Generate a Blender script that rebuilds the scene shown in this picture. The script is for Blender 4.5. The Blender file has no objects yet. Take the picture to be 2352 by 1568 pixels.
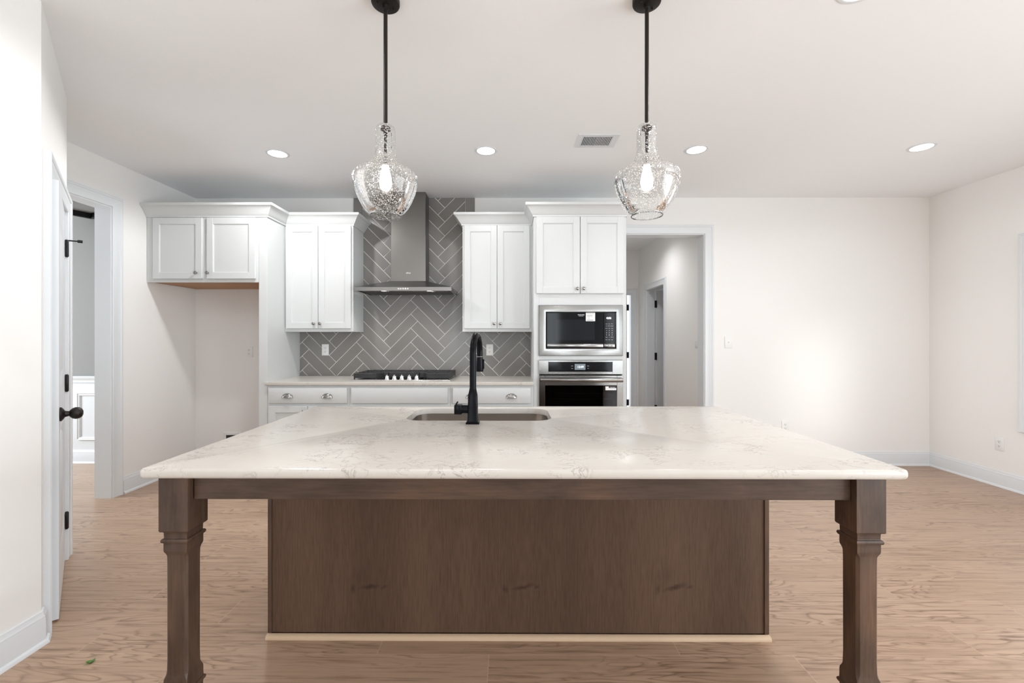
import bpy, bmesh, math, random
from math import pi, sin, cos, radians, sqrt, atan2
from mathutils import Vector, Matrix

random.seed(4)
SC = bpy.context.scene
COL = SC.collection

# ------------------------------------------------------------------ camera
CAMZ = 1.307
cam_d = bpy.data.cameras.new('camera')
cam_d.sensor_width = 36.0
cam_d.lens = 36.0 * 1000.0 / 2352.0
cam_d.shift_x = (1176 - 1165) / 2352.0
cam_d.shift_y = -(784 - 775) / 2352.0
cam_d.clip_start = 0.02
cam = bpy.data.objects.new('camera', cam_d)
COL.objects.link(cam)
cam.location = (0, 0, CAMZ)
cam.rotation_euler = (pi / 2, 0, 0.005)
SC.camera = cam

# ------------------------------------------------------------------ exposure, world, daylight
SC.view_settings.view_transform = 'Standard'
SC.view_settings.look = 'None'
SC.view_settings.gamma = 1.0
SC.view_settings.use_curve_mapping = False
SC.view_settings.exposure = 0.05
SC.cycles.max_bounces = 12
SC.cycles.diffuse_bounces = 8
SC.cycles.transparent_max_bounces = 16
SC.cycles.sample_clamp_indirect = 6.0
SC.cycles.caustics_reflective = False
SC.cycles.caustics_refractive = False

world = bpy.data.worlds.new('sky')
SC.world = world
world.use_nodes = True
wn = world.node_tree
bg = wn.nodes['Background']
bg.inputs['Color'].default_value = (0.86, 0.93, 1.0, 1)
bg.inputs['Strength'].default_value = 1.6


def window_light(name, loc, rot, w, h, power, col=(1.0, 0.98, 0.95), spread=pi):
    l = bpy.data.lights.new(name, 'AREA')
    l.shape = 'RECTANGLE'
    l.size = w
    l.size_y = h
    l.energy = power
    l.color = col
    l.spread = spread
    o = bpy.data.objects.new(name, l)
    COL.objects.link(o)
    o.location = loc
    o.rotation_euler = rot
    return o


DAY = (0.87, 0.945, 1.0)
# area lamps at the windows; outer rear pair, patio and dining ones are added fill
PW = dict(rear_fill_wide=22, rear_slit_left=22, rear_slit_right=22, rear_fill_side=6, nook=4, patio=165, dining=150,
          can_a=78, can_b=30, can_c=12, can_d=8, near_a=60, fill_near_b=28, fill_near_c=30, fill_near_d=25, pendant=8, hall=58, hood=5)
window_light('rear_daylight_and_fill', (-1.2, -4.17, 1.35), (pi / 2, 0, 0), 1.3, 1.8, PW['rear_fill_wide'], DAY)  # added fill behind the camera, at an invented window
window_light('rear_daylight_and_fill', (1.15, -4.17, 1.25), (pi / 2, 0, 0), 0.4, 2.0, PW['rear_slit_left'], DAY)
window_light('rear_daylight_and_fill', (2.90, -4.17, 1.25), (pi / 2, 0, 0), 0.5, 2.0, PW['rear_slit_right'], DAY)
window_light('rear_daylight_and_fill', (3.80, -4.17, 1.35), (pi / 2, 0, 0), 0.7, 1.8, PW['rear_fill_side'], DAY)  # second invented rear window, added as fill
window_light('right_daylight_and_fill', (4.28, 3.15, 1.34), (pi / 2, 0, pi / 2), 0.85, 1.4, PW['nook'], DAY)
window_light('right_daylight_and_fill', (4.28, -0.6, 1.08), (pi / 2, 0, pi / 2), 3.5, 2.0, PW['patio'], DAY)  # added fill beside the camera, sized to brighten the left side
patch_lamp = window_light('added_patch_lamp', (4.15, -1.6, 1.55), (0, 0, 0), 0.8, 1.1, 0.7, (1.0, 0.99, 0.97), radians(9))  # added narrow lamp inside the room, makes the bright patch on the back wall
patch_lamp.rotation_euler = (Vector((3.25, 4.48, 0.78)) - Vector((4.15, -1.6, 1.55))).to_track_quat('-Z', 'Y').to_euler()
window_light('dining_fill_lamp', (-6.9, 3.0, 1.45), (pi / 2, 0, -pi / 2), 1.4, 1.5, PW['dining'], DAY)  # added to brighten the gray dining wall; its window is invented

# ------------------------------------------------------------------ mesh helpers


class MB:
    def __init__(self):
        self.bm = bmesh.new()
        self.m = 0

    def add(self, other_bm, mat=None):
        me = bpy.data.meshes.new('tmp')
        mi = self.m if mat is None else mat
        for f in other_bm.faces:
            f.material_index = mi
        other_bm.to_mesh(me)
        self.bm.from_mesh(me)
        other_bm.free()
        bpy.data.meshes.remove(me)
        return self

    def box(self, x0, x1, y0, y1, z0, z1, bev=0.0, seg=2, mat=None):
        b = bmesh.new()
        bmesh.ops.create_cube(b, size=1.0)
        for v in b.verts:
            v.co = Vector(((x0 + x1) / 2 + v.co.x * (x1 - x0), (y0 + y1) / 2 + v.co.y * (y1 - y0),
                           (z0 + z1) / 2 + v.co.z * (z1 - z0)))
        if bev > 0:
            bmesh.ops.bevel(b, geom=list(b.edges), offset=bev, segments=seg, profile=0.5, affect='EDGES')
        return self.add(b, mat)

    def faces(self, verts, faces, mat=None):
        b = bmesh.new()
        vs = [b.verts.new(v) for v in verts]
        for f in faces:
            try:
                b.faces.new([vs[i] for i in f])
            except ValueError:
                pass
        bmesh.ops.recalc_face_normals(b, faces=list(b.faces))
        return self.add(b, mat)

    def rings(self, rings, closed_ring=True, cap0=True, cap1=True, loop=False, mat=None, recalc=True):
        """skin successive rings of equal length"""
        b = bmesh.new()
        R = [[b.verts.new(p) for p in r] for r in rings]
        n = len(R[0])
        m = len(R)
        for i in range(m if loop else m - 1):
            A, B = R[i], R[(i + 1) % m]
            for j in range(n if closed_ring else n - 1):
                k = (j + 1) % n
                try:
                    b.faces.new((A[j], A[k], B[k], B[j]))
                except ValueError:
                    pass
        if not loop:
            if cap0:
                b.faces.new(R[0][::-1])
            if cap1:
                b.faces.new(R[-1])
        if recalc:
            bmesh.ops.recalc_face_normals(b, faces=list(b.faces))
        return self.add(b, mat)

    def lathe(self, prof, center=(0, 0, 0), axis='z', n=32, cap0=True, cap1=True, mat=None, loop=False):
        cx, cy, cz = center
        rings = []
        for r, h in prof:
            ring = []
            for i in range(n):
                a = 2 * pi * i / n
                c, s = r * cos(a), r * sin(a)
                if axis == 'z':
                    ring.append((cx + c, cy + s, cz + h))
                elif axis == 'y':
                    ring.append((cx + c, cy + h, cz + s))
                else:
                    ring.append((cx + h, cy + c, cz + s))
            rings.append(ring)
        return self.rings(rings, True, cap0, cap1, loop, mat)

    def tube(self, pts, r, n=16, mat=None, cap=True):
        pts = [Vector(p) for p in pts]
        rs = r if isinstance(r, (list, tuple)) else [r] * len(pts)
        rings = []
        up = Vector((0.0, 0.0, 1.0))
        t0 = (pts[1] - pts[0]).normalized()
        if abs(t0.dot(up)) > 0.95:
            up = Vector((0, 1, 0)) if abs(t0.y) < 0.9 else Vector((1, 0, 0))
        u = (up - t0 * up.dot(t0)).normalized()
        for i, p in enumerate(pts):
            if i == 0:
                t = t0
            elif i == len(pts) - 1:
                t = (pts[i] - pts[i - 1]).normalized()
            else:
                t = (pts[i + 1] - pts[i - 1]).normalized()
            u = (u - t * u.dot(t)).normalized()
            w = t.cross(u)
            rings.append([p + (u * cos(2 * pi * k / n) + w * sin(2 * pi * k / n)) * rs[i] for k in range(n)])
        return self.rings(rings, True, cap, cap, False, mat)

    def prism(self, poly, to3d, t0, t1, mat=None):
        """poly of 2D points, extruded along third coordinate"""
        return self.rings([[to3d(a, b, t0) for a, b in poly], [to3d(a, b, t1) for a, b in poly]], mat=mat)

    def build(self, name, mats, parent=None, local=False, angle=32, **props):
        if not isinstance(mats, (list, tuple)):
            mats = [mats]
        me = bpy.data.meshes.new(name)
        off = Vector((0, 0, 0))
        if parent is not None:
            off = OFF.get(parent.name, Vector((0, 0, 0)))
        if not local and off.length > 0:
            for v in self.bm.verts:
                v.co -= off
        self.bm.to_mesh(me)
        self.bm.free()
        for p in me.polygons:
            p.use_smooth = True
        me.set_sharp_from_angle(angle=radians(angle))
        for m in mats:
            me.materials.append(m)
        o = bpy.data.objects.new(name, me)
        COL.objects.link(o)
        if parent is not None:
            o.parent = parent
            OFF[o.name] = off
        for k, v in props.items():
            o[k] = v
        return o


OFF = {}


def thing(name, label, cat, loc=(0, 0, 0), rot=0.0, group=None, kind=None):
    o = bpy.data.objects.new(name, None)
    o.empty_display_size = 0.05
    COL.objects.link(o)
    o.location = loc
    o.rotation_euler = (0, 0, rot)
    o['label'] = label
    o['category'] = cat
    if group:
        o['group'] = group
    if kind:
        o['kind'] = kind
    OFF[o.name] = Vector(loc)
    return o


def copy_tree(o, parent=None):
    c = o.copy()
    COL.objects.link(c)
    c.parent = parent
    for ch in list(o.children):
        copy_tree(ch, c)
    return c


def repeat(src, loc, label, rot=None):
    c = copy_tree(src)
    c.location = loc
    if rot is not None:
        c.rotation_euler = (0, 0, rot)
    c['label'] = label
    return c


def sweep(mb, path, prof, to3d=lambda a, b, v: (a, b, v), segs=None, closed=False, mat=None):
    """path 2D, prof list of (u,v) with u along the right-hand normal; mitred corners"""
    n = len(path)
    P = [Vector(p) for p in path]
    dirs = []
    for i in range(n if closed else n - 1):
        d = (P[(i + 1) % n] - P[i]).normalized()
        dirs.append(d)
    nor = [Vector((d.y, -d.x)) for d in dirs]
    rings = []
    for i in range(n):
        if closed:
            a, b = nor[i - 1], nor[i]
        else:
            a = nor[max(i - 1, 0)]
            b = nor[min(i, n - 2)]
        mvec = (a + b) / (1.0 + a.dot(b))
        rings.append([to3d(P[i].x + mvec.x * u, P[i].y + mvec.y * u, v) for u, v in prof])
    if segs:
        rings = rings[segs[0]:segs[1] + 1]
    mb.rings(rings, True, True, True, closed, mat)
    return mb


def rrect(x0, x1, y0, y1, r, n=6):
    pts = []
    for cx, cy, a0 in ((x1 - r, y0 + r, -pi / 2), (x1 - r, y1 - r, 0), (x0 + r, y1 - r, pi / 2), (x0 + r, y0 + r, pi)):
        for i in range(n + 1):
            a = a0 + (pi / 2) * i / n
            pts.append((cx + r * cos(a), cy + r * sin(a)))
    return pts


def text(mb, s, size, to3d, depth=0.0006, mat=None, align='CENTER', bold=0.0):
    c = bpy.data.curves.new('txt', 'FONT')
    c.body = s
    c.size = size
    c.align_x = align
    c.align_y = 'CENTER'
    c.extrude = depth / 2
    c.offset = bold
    c.resolution_u = 3
    o = bpy.data.objects.new('txt', c)
    COL.objects.link(o)
    dg = bpy.context.evaluated_depsgraph_get()
    me = bpy.data.meshes.new_from_object(o.evaluated_get(dg))
    b = bmesh.new()
    b.from_mesh(me)
    for v in b.verts:
        v.co = Vector(to3d(v.co.x, v.co.y, v.co.z))
    mb.add(b, mat)
    bpy.data.objects.remove(o)
    bpy.data.curves.remove(c)
    bpy.data.meshes.remove(me)


# ------------------------------------------------------------------ materials


def mat(name, color, rough=0.5, metal=0.0, spec=0.5, coat=0.0, emit=None, estr=0.0):
    m = bpy.data.materials.new(name)
    m.use_nodes = True
    b = m.node_tree.nodes['Principled BSDF']
    b.inputs['Base Color'].default_value = (*color, 1)
    b.inputs['Roughness'].default_value = rough
    b.inputs['Metallic'].default_value = metal
    b.inputs['Specular IOR Level'].default_value = spec
    b.inputs['Coat Weight'].default_value = coat
    if emit:
        b.inputs['Emission Color'].default_value = (*emit, 1)
        b.inputs['Emission Strength'].default_value = estr
    return m


class NT:
    def __init__(self, m):
        self.t = m.node_tree
        self.n = self.t.nodes
        self.b = self.n['Principled BSDF']

    def add(self, typ, **kw):
        x = self.n.new(typ)
        for k, v in kw.items():
            if k.startswith('i_'):
                x.inputs[k[2:].replace('_', ' ')].default_value = v
            else:
                setattr(x, k, v)
        return x

    def link(self, a, b):
        self.t.links.new(a, b)

    def coords(self, scale=(1, 1, 1), out='Object', loc=(0, 0, 0)):
        tc = self.add('ShaderNodeTexCoord')
        mp = self.add('ShaderNodeMapping')
        mp.inputs['Scale'].default_value = scale
        mp.inputs['Location'].default_value = loc
        self.link(tc.outputs[out], mp.inputs['Vector'])
        return mp.outputs['Vector']

    def noise(self, vec, scale=5, detail=4, rough=0.55, dist=0.0):
        x = self.add('ShaderNodeTexNoise')
        x.inputs['Scale'].default_value = scale
        x.inputs['Detail'].default_value = detail
        x.inputs['Roughness'].default_value = rough
        x.inputs['Distortion'].default_value = dist
        self.link(vec, x.inputs['Vector'])
        return x

    def ramp(self, fac, stops):
        r = self.add('ShaderNodeValToRGB')
        e = r.color_ramp.elements
        while len(e) > 1:
            e.remove(e[-1])
        e[0].position = stops[0][0]
        e[0].color = (*stops[0][1], 1)
        for p, c in stops[1:]:
            k = e.new(p)
            k.color = (*c, 1)
        self.link(fac, r.inputs['Fac'])
        return r.outputs['Color']

    def mix(self, fac, a, b, blend='MIX'):
        x = self.add('ShaderNodeMix', data_type='RGBA', blend_type=blend)
        for sock, val in ((x.inputs[0], fac), (x.inputs[6], a), (x.inputs[7], b)):
            if hasattr(val, 'is_output'):
                self.link(val, sock)
            else:
                sock.default_value = val if isinstance(val, (int, float)) else (*val, 1)
        return x.outputs[2]

    def math(self, op, a, b=None, c=None):
        x = self.add('ShaderNodeMath', operation=op)
        for i, v in enumerate((a, b, c)):
            if v is None:
                continue
            if hasattr(v, 'is_output'):
                self.link(v, x.inputs[i])
            else:
                x.inputs[i].default_value = v
        return x.outputs[0]

    def bump(self, height, strength=0.2, dist=0.01):
        x = self.add('ShaderNodeBump')
        x.inputs['Strength'].default_value = strength
        x.inputs['Distance'].default_value = dist
        self.link(height, x.inputs['Height'])
        self.link(x.outputs['Normal'], self.b.inputs['Normal'])


def paint(name, color, rough=0.75, bump=0.08):
    m = mat(name, color, rough, spec=0.3)
    t = NT(m)
    v = t.coords()
    n = t.noise(v, 260, 2)
    t.bump(n.outputs['Fac'], bump, 0.002)
    n2 = t.noise(v, 1.3, 2)
    c = t.mix(t.math('MULTIPLY', n2.outputs['Fac'], 0.05), color, tuple(x * 0.9 for x in color))
    t.link(c, t.b.inputs['Base Color'])
    return m


M_WALL = paint('wall_paint', (0.835, 0.827, 0.810))
M_CEIL = paint('ceiling_paint', (0.875, 0.89, 0.905), 0.85, 0.12)
M_GRAY = paint('gray_paint', (0.285, 0.282, 0.274))
M_TRIM = mat('trim_enamel', (0.71, 0.735, 0.755), 0.38)
M_CAB = mat('cabinet_lacquer', (0.61, 0.625, 0.622), 0.42)
M_BLACK = mat('black_metal', (0.012, 0.012, 0.013), 0.38, 0.4)
M_MATTE = mat('matte_black', (0.004, 0.004, 0.0055), 0.2, 0.0, 0.10)
M_IRON = mat('cast_iron', (0.022, 0.022, 0.024), 0.5)
M_BRONZE = mat('dark_bronze', (0.022, 0.018, 0.016), 0.42, 0.6)
M_NICKEL = mat('satin_nickel', (0.36, 0.345, 0.325), 0.2, 1.0)
M_CHROME = mat('polished_steel', (0.80, 0.79, 0.77), 0.12, 1.0)
M_PLASTIC = mat('white_plastic', (0.80, 0.80, 0.79), 0.35)
M_SLOT = mat('dark_slot', (0.03, 0.03, 0.03), 0.6)
M_BGLASS = mat('black_glass', (0.005, 0.0055, 0.007), 0.07, 0, 0.13)
M_BGLASS2 = mat('window_mesh_glass', (0.010, 0.012, 0.015), 0.08, 0, 0.15)
M_CAVITY = mat('oven_cavity', (0.03, 0.032, 0.038), 0.35)
M_PAPER = mat('sticker_paper', (0.85, 0.85, 0.84), 0.6)
M_INK = mat('sticker_ink', (0.06, 0.06, 0.07), 0.6)
M_PRINT = mat('panel_print', (0.72, 0.74, 0.78), 0.5)
M_LED = mat('display_digits', (0.1, 0.1, 0.1), 0.4, emit=(0.9, 0.96, 1.0), estr=1.1)
M_SCREEN = mat('display_screen', (0.10, 0.12, 0.14), 0.2, emit=(0.34, 0.40, 0.46), estr=0.3)
M_LAMP = mat('lamp_lens', (0.9, 0.9, 0.9), 0.4, emit=(1.0, 0.985, 0.96), estr=9.0)
M_HOODLED = mat('hood_lamp', (0.9, 0.9, 0.9), 0.4, emit=(1.0, 0.98, 0.94), estr=7.0)
M_BULB = mat('glowing_bulb', (1, 1, 1), 0.3, emit=(1.0, 0.90, 0.76), estr=14.0)
M_LEAF = mat('green_leaf', (0.10, 0.24, 0.045), 0.5)
M_GROUT = mat('grout', (0.82, 0.80, 0.77), 0.8)
M_RAWPLY = mat('raw_board', (0.55, 0.40, 0.27), 0.6)


def steel(name, color, rough, along):
    m = mat(name, color, rough, 1.0)
    t = NT(m)
    v = t.coords(tuple(900 if i != along else 6 for i in range(3)))
    n = t.noise(v, 1.0, 2)
    r = t.math('MULTIPLY_ADD', n.outputs['Fac'], 0.08, rough - 0.04)
    t.link(r, t.b.inputs['Roughness'])
    t.bump(n.outputs['Fac'], 0.05, 0.001)
    return m


M_STEEL = steel('brushed_steel', (0.30, 0.295, 0.285), 0.18, 0)
M_HOOD = steel('hood_steel', (0.215, 0.208, 0.198), 0.32, 0)
M_SINK = steel('sink_steel', (0.60, 0.56, 0.52), 0.22, 0)


def make_tile():
    m = mat('gray_tile', (0.225, 0.215, 0.203), 0.2, spec=0.4)
    t = NT(m)
    g = t.add('ShaderNodeNewGeometry')
    c = t.mix(g.outputs['Random Per Island'], (0.212, 0.203, 0.191), (0.24, 0.23, 0.217))
    t.link(c, t.b.inputs['Base Color'])
    v = t.coords()
    n = t.noise(v, 9, 2)
    t.bump(n.outputs['Fac'], 0.12, 0.004)
    return m


M_TILE = make_tile()


def make_quartz(name, warm=True):
    m = mat(name, (0.62, 0.57, 0.51), 0.2, spec=0.26)
    t = NT(m)
    v = t.coords()
    # cloudy base
    n1 = t.noise(v, 3.0, 6, 0.6)
    base = t.ramp(n1.outputs['Fac'], [(0.3, (0.565, 0.53, 0.48)), (0.7, (0.62, 0.592, 0.55))])
    # fine speckle
    n2 = t.noise(v, 120, 3)
    base = t.mix(t.math('MULTIPLY', n2.outputs['Fac'], 0.12), base, (0.50, 0.46, 0.42))
    # broken veins
    v2 = t.coords((1.0, 1.35, 1.0))
    n3 = t.noise(v2, 11.0, 7, 0.66, 1.0)
    d = t.math('ABSOLUTE', t.math('SUBTRACT', n3.outputs['Fac'], 0.5))
    vein = t.ramp(d, [(0.0, (1, 1, 1)), (0.010, (0.4, 0.4, 0.4)), (0.022, (0, 0, 0))])
    n4 = t.noise(v, 6.0, 3, 0.5)
    msk = t.ramp(n4.outputs['Fac'], [(0.47, (0, 0, 0)), (0.62, (1, 1, 1))])
    vm = t.mix(1.0, vein, msk, 'MULTIPLY')
    base = t.mix(t.math('MULTIPLY', vm, 0.62), base, (0.20, 0.165, 0.135))
    t.link(base, t.b.inputs['Base Color'])
    return m


M_QUARTZ = make_quartz('island_quartz')


def make_darkwood(name, grain_axis):
    m = mat(name, (0.085, 0.05, 0.034), 0.42, spec=0.4)
    t = NT(m)
    sc = [130, 130, 130]
    sc[grain_axis] = 7.0
    v = t.coords(tuple(sc))
    n = t.noise(v, 1.0, 5, 0.65, 0.3)
    v2 = t.coords(tuple(9 if i != grain_axis else 3.0 for i in range(3)))
    n2 = t.noise(v2, 0.9, 5, 0.6, 0.4)
    a = t.ramp(n.outputs['Fac'], [(0.30, (0.056, 0.032, 0.0205)), (0.5, (0.077, 0.045, 0.029)), (0.72, (0.093, 0.057, 0.038))])
    b = t.ramp(n2.outputs['Fac'], [(0.33, (0.60, 0.57, 0.55)), (0.52, (1, 1, 1)), (0.68, (1.45, 1.32, 1.20))])
    c = t.mix(1.0, a, b, 'MULTIPLY')
    t.link(c, t.b.inputs['Base Color'])
    t.bump(n.outputs['Fac'], 0.12, 0.002)
    return m


M_DW_V = make_darkwood('walnut_stain_vertical', 2)
M_DW_H = make_darkwood('walnut_stain_horizontal', 0)


def make_panel_wood():
    """veneer panel: vertical grain, broad darker bands and three repeating knots"""
    m = mat('veneer_panel', (0.085, 0.05, 0.034), 0.5, spec=0.25)
    t = NT(m)
    v = t.coords((150, 150, 9.0))
    n = t.noise(v, 1.0, 5, 0.65, 0.3)
    a = t.ramp(n.outputs['Fac'], [(0.28, (0.074, 0.043, 0.0275)), (0.5, (0.099, 0.059, 0.039)), (0.75, (0.121, 0.074, 0.050))])
    v2 = t.coords((2.6, 1, 0.12))
    n2 = t.noise(v2, 1.0, 3, 0.5, 0.2)
    b = t.ramp(n2.outputs['Fac'], [(0.36, (0.74, 0.72, 0.70)), (0.6, (1.08, 1.06, 1.04))])
    c = t.mix(1.0, a, b, 'MULTIPLY')
    # knots: dark marks near the foot, repeating with the veneer leaf width
    tc = t.add('ShaderNodeTexCoord')
    sx = t.add('ShaderNodeSeparateXYZ')
    t.link(tc.outputs['Object'], sx.inputs['Vector'])
    nw = t.noise(tc.outputs['Object'], 14, 3)
    xx = t.math('ADD', sx.outputs['X'], t.math('MULTIPLY', nw.outputs['Fac'], 0.05))
    u = t.math('SUBTRACT', t.math('FLOORED_MODULO', t.math('ADD', xx, 0.977), 0.665), 0.3325)
    zz = t.math('ADD', sx.outputs['Z'], t.math('MULTIPLY', nw.outputs['Fac'], 0.06))
    zz = t.math('SUBTRACT', zz, t.math('MULTIPLY', u, 0.22))
    for off, zc, wx, wz, lo in ((0.02, 0.243, 0.062, 0.013, 0.40), (-0.055, 0.250, 0.016, 0.030, 0.55), (0.085, 0.232, 0.018, 0.010, 0.6), (-0.02, 0.30, 0.05, 0.06, 0.85)):
        px = t.math('DIVIDE', t.math('SUBTRACT', u, off), wx)
        pz = t.math('DIVIDE', t.math('SUBTRACT', zz, zc), wz)
        d = t.math('SQRT', t.math('ADD', t.math('MULTIPLY', px, px), t.math('MULTIPLY', pz, pz)))
        k = t.ramp(d, [(0.0, (lo, lo * 0.96, lo * 0.93)), (0.5, ((1 + lo) / 2,) * 3), (1.0, (1, 1, 1))])
        c = t.mix(1.0, c, k, 'MULTIPLY')
    t.link(c, t.b.inputs['Base Color'])
    t.bump(n.outputs['Fac'], 0.08, 0.002)
    return m


M_PANEL = make_panel_wood()


def make_oakply():
    m = mat('natural_wood', (0.42, 0.18, 0.05), 0.45)
    t = NT(m)
    v = t.coords((3, 60, 60))
    n = t.noise(v, 1.0, 4, 0.6)
    c = t.ramp(n.outputs['Fac'], [(0.3, (0.30, 0.125, 0.032)), (0.7, (0.48, 0.22, 0.065))])
    t.link(c, t.b.inputs['Base Color'])
    return m


M_PLY = make_oakply()


def make_floor():
    m = mat('oak_planks', (0.44, 0.30, 0.21), 0.33, spec=0.4)
    t = NT(m)
    tc = t.add('ShaderNodeTexCoord')
    mp = t.add('ShaderNodeMapping')
    mp.inputs['Location'].default_value = (0.084, -1.795 + 0.19 * 20, 0)
    t.link(tc.outputs['Object'], mp.inputs['Vector'])
    br = t.add('ShaderNodeTexBrick')
    br.offset = 0.37
    br.offset_frequency = 2
    br.inputs['Color1'].default_value = (0, 0, 0, 1)
    br.inputs['Color2'].default_value = (1, 1, 1, 1)
    br.inputs['Mortar'].default_value = (0.5, 0.5, 0.5, 1)
    br.inputs['Scale'].default_value = 1.0
    br.inputs['Mortar Size'].default_value = 0.0013
    br.inputs['Mortar Smooth'].default_value = 0.1
    br.inputs['Brick Width'].default_value = 1.25
    br.inputs['Row Height'].default_value = 0.19
    t.link(mp.outputs['Vector'], br.inputs['Vector'])
    rnd = t.add('ShaderNodeSeparateColor')
    t.link(br.outputs['Color'], rnd.inputs['Color'])
    r = rnd.outputs['Red']
    sep = t.add('ShaderNodeSeparateXYZ')
    t.link(mp.outputs['Vector'], sep.inputs['Vector'])
    comb = t.add('ShaderNodeCombineXYZ')
    t.link(t.math('MULTIPLY', sep.outputs['X'], 1.0), comb.inputs['X'])
    t.link(t.math('MULTIPLY', sep.outputs['Y'], 6.5), comb.inputs['Y'])
    t.link(t.math('MULTIPLY', r, 37.0), comb.inputs['Z'])
    n1 = t.noise(comb.outputs['Vector'], 1.15, 3, 0.5, 0.4)      # slow field -> contour lines
    f = t.math('FRACT', t.math('MULTIPLY', n1.outputs['Fac'], 17.0))
    line = t.ramp(f, [(0.0, (0.44, 0.40, 0.36)), (0.16, (0.84, 0.83, 0.82)), (0.5, (1, 1, 1)), (0.86, (1, 1, 1)), (1.0, (0.60, 0.57, 0.54))])
    comb2 = t.add('ShaderNodeCombineXYZ')
    t.link(t.math('MULTIPLY', sep.outputs['X'], 2.6), comb2.inputs['X'])
    t.link(t.math('MULTIPLY', sep.outputs['Y'], 75.0), comb2.inputs['Y'])
    t.link(t.math('MULTIPLY', r, 91.0), comb2.inputs['Z'])
    n2 = t.noise(comb2.outputs['Vector'], 1.0, 5, 0.65)
    comb3 = t.add('ShaderNodeCombineXYZ')
    t.link(t.math('MULTIPLY', sep.outputs['X'], 1.6), comb3.inputs['X'])
    t.link(t.math('MULTIPLY', sep.outputs['Y'], 5.0), comb3.inputs['Y'])
    t.link(t.math('MULTIPLY', r, 51.0), comb3.inputs['Z'])
    n3 = t.noise(comb3.outputs['Vector'], 1.0, 3, 0.5)
    base = t.mix(r, (0.425, 0.286, 0.196), (0.475, 0.328, 0.232))
    streak = t.ramp(n2.outputs['Fac'], [(0.28, (0.42, 0.37, 0.33)), (0.47, (0.95, 0.95, 0.95)), (0.75, (1.10, 1.10, 1.10))])
    base = t.mix(0.9, base, t.mix(1.0, base, streak, 'MULTIPLY'))
    lm = t.ramp(n3.outputs['Fac'], [(0.38, (0, 0, 0)), (0.58, (1, 1, 1))])
    base = t.mix(t.math('MULTIPLY', lm, 0.85), base, t.mix(1.0, base, line, 'MULTIPLY'))
    shade = t.ramp(n3.outputs['Fac'], [(0.3, (0.90, 0.89, 0.88)), (0.7, (1.06, 1.06, 1.06))])
    base = t.mix(1.0, base, shade, 'MULTIPLY')
    base = t.mix(br.outputs['Fac'], base, (0.50, 0.36, 0.26))
    t.link(base, t.b.inputs['Base Color'])
    h = t.mix(br.outputs['Fac'], line, (0, 0, 0))
    t.bump(h, 0.10, 0.002)
    return m


M_FLOOR = make_floor()


def make_seeded_glass():
    """thin clear glass: transmits straight, reflects by Fresnel; seed bubbles as little bumps"""
    m = bpy.data.materials.new('seeded_glass')
    m.use_nodes = True
    nt = m.node_tree
    for n in list(nt.nodes):
        nt.nodes.remove(n)
    A = nt.nodes.new
    out = A('ShaderNodeOutputMaterial')
    tr = A('ShaderNodeBsdfTransparent')
    tr.inputs['Color'].default_value = (0.975, 0.98, 0.978, 1)
    gl = A('ShaderNodeBsdfGlossy')
    gl.inputs['Roughness'].default_value = 0.03
    fr = A('ShaderNodeFresnel')
    fr.inputs['IOR'].default_value = 1.5
    mx = A('ShaderNodeMixShader')
    tc = A('ShaderNodeTexCoord')
    vo = A('ShaderNodeTexVoronoi')
    vo.inputs['Scale'].default_value = 150
    nt.links.new(tc.outputs['Object'], vo.inputs['Vector'])
    cr = A('ShaderNodeValToRGB')
    cr.color_ramp.elements[0].position = 0.16
    cr.color_ramp.elements[0].color = (1, 1, 1, 1)
    cr.color_ramp.elements[1].position = 0.40
    cr.color_ramp.elements[1].color = (0, 0, 0, 1)
    nt.links.new(vo.outputs['Distance'], cr.inputs['Fac'])
    bp = A('ShaderNodeBump')
    bp.inputs['Strength'].default_value = 0.9
    bp.inputs['Distance'].default_value = 0.003
    nt.links.new(cr.outputs['Color'], bp.inputs['Height'])
    nt.links.new(bp.outputs['Normal'], gl.inputs['Normal'])
    nt.links.new(bp.outputs['Normal'], fr.inputs['Normal'])
    nt.links.new(fr.outputs['Fac'], mx.inputs['Fac'])
    nt.links.new(tr.outputs['BSDF'], mx.inputs[1])
    nt.links.new(gl.outputs['BSDF'], mx.inputs[2])
    # the seeds scatter a little of the bulb's light
    tl = A('ShaderNodeBsdfTranslucent')
    tl.inputs['Color'].default_value = (0.95, 0.95, 0.95, 1)
    df = A('ShaderNodeBsdfDiffuse')
    df.inputs['Color'].default_value = (0.95, 0.95, 0.95, 1)
    nt.links.new(bp.outputs['Normal'], tl.inputs['Normal'])
    ms = A('ShaderNodeMixShader')
    ms.inputs['Fac'].default_value = 0.4
    nt.links.new(tl.outputs['BSDF'], ms.inputs[1])
    nt.links.new(df.outputs['BSDF'], ms.inputs[2])
    mul = A('ShaderNodeMath')
    mul.operation = 'MULTIPLY'
    mul.inputs[1].default_value = 0.34
    nt.links.new(cr.outputs['Color'], mul.inputs[0])
    mx2 = A('ShaderNodeMixShader')
    nt.links.new(mul.outputs[0], mx2.inputs['Fac'])
    nt.links.new(mx.outputs['Shader'], mx2.inputs[1])
    nt.links.new(ms.outputs['Shader'], mx2.inputs[2])
    nt.links.new(mx2.outputs['Shader'], out.inputs['Surface'])
    return m


M_SEED = make_seeded_glass()


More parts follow.
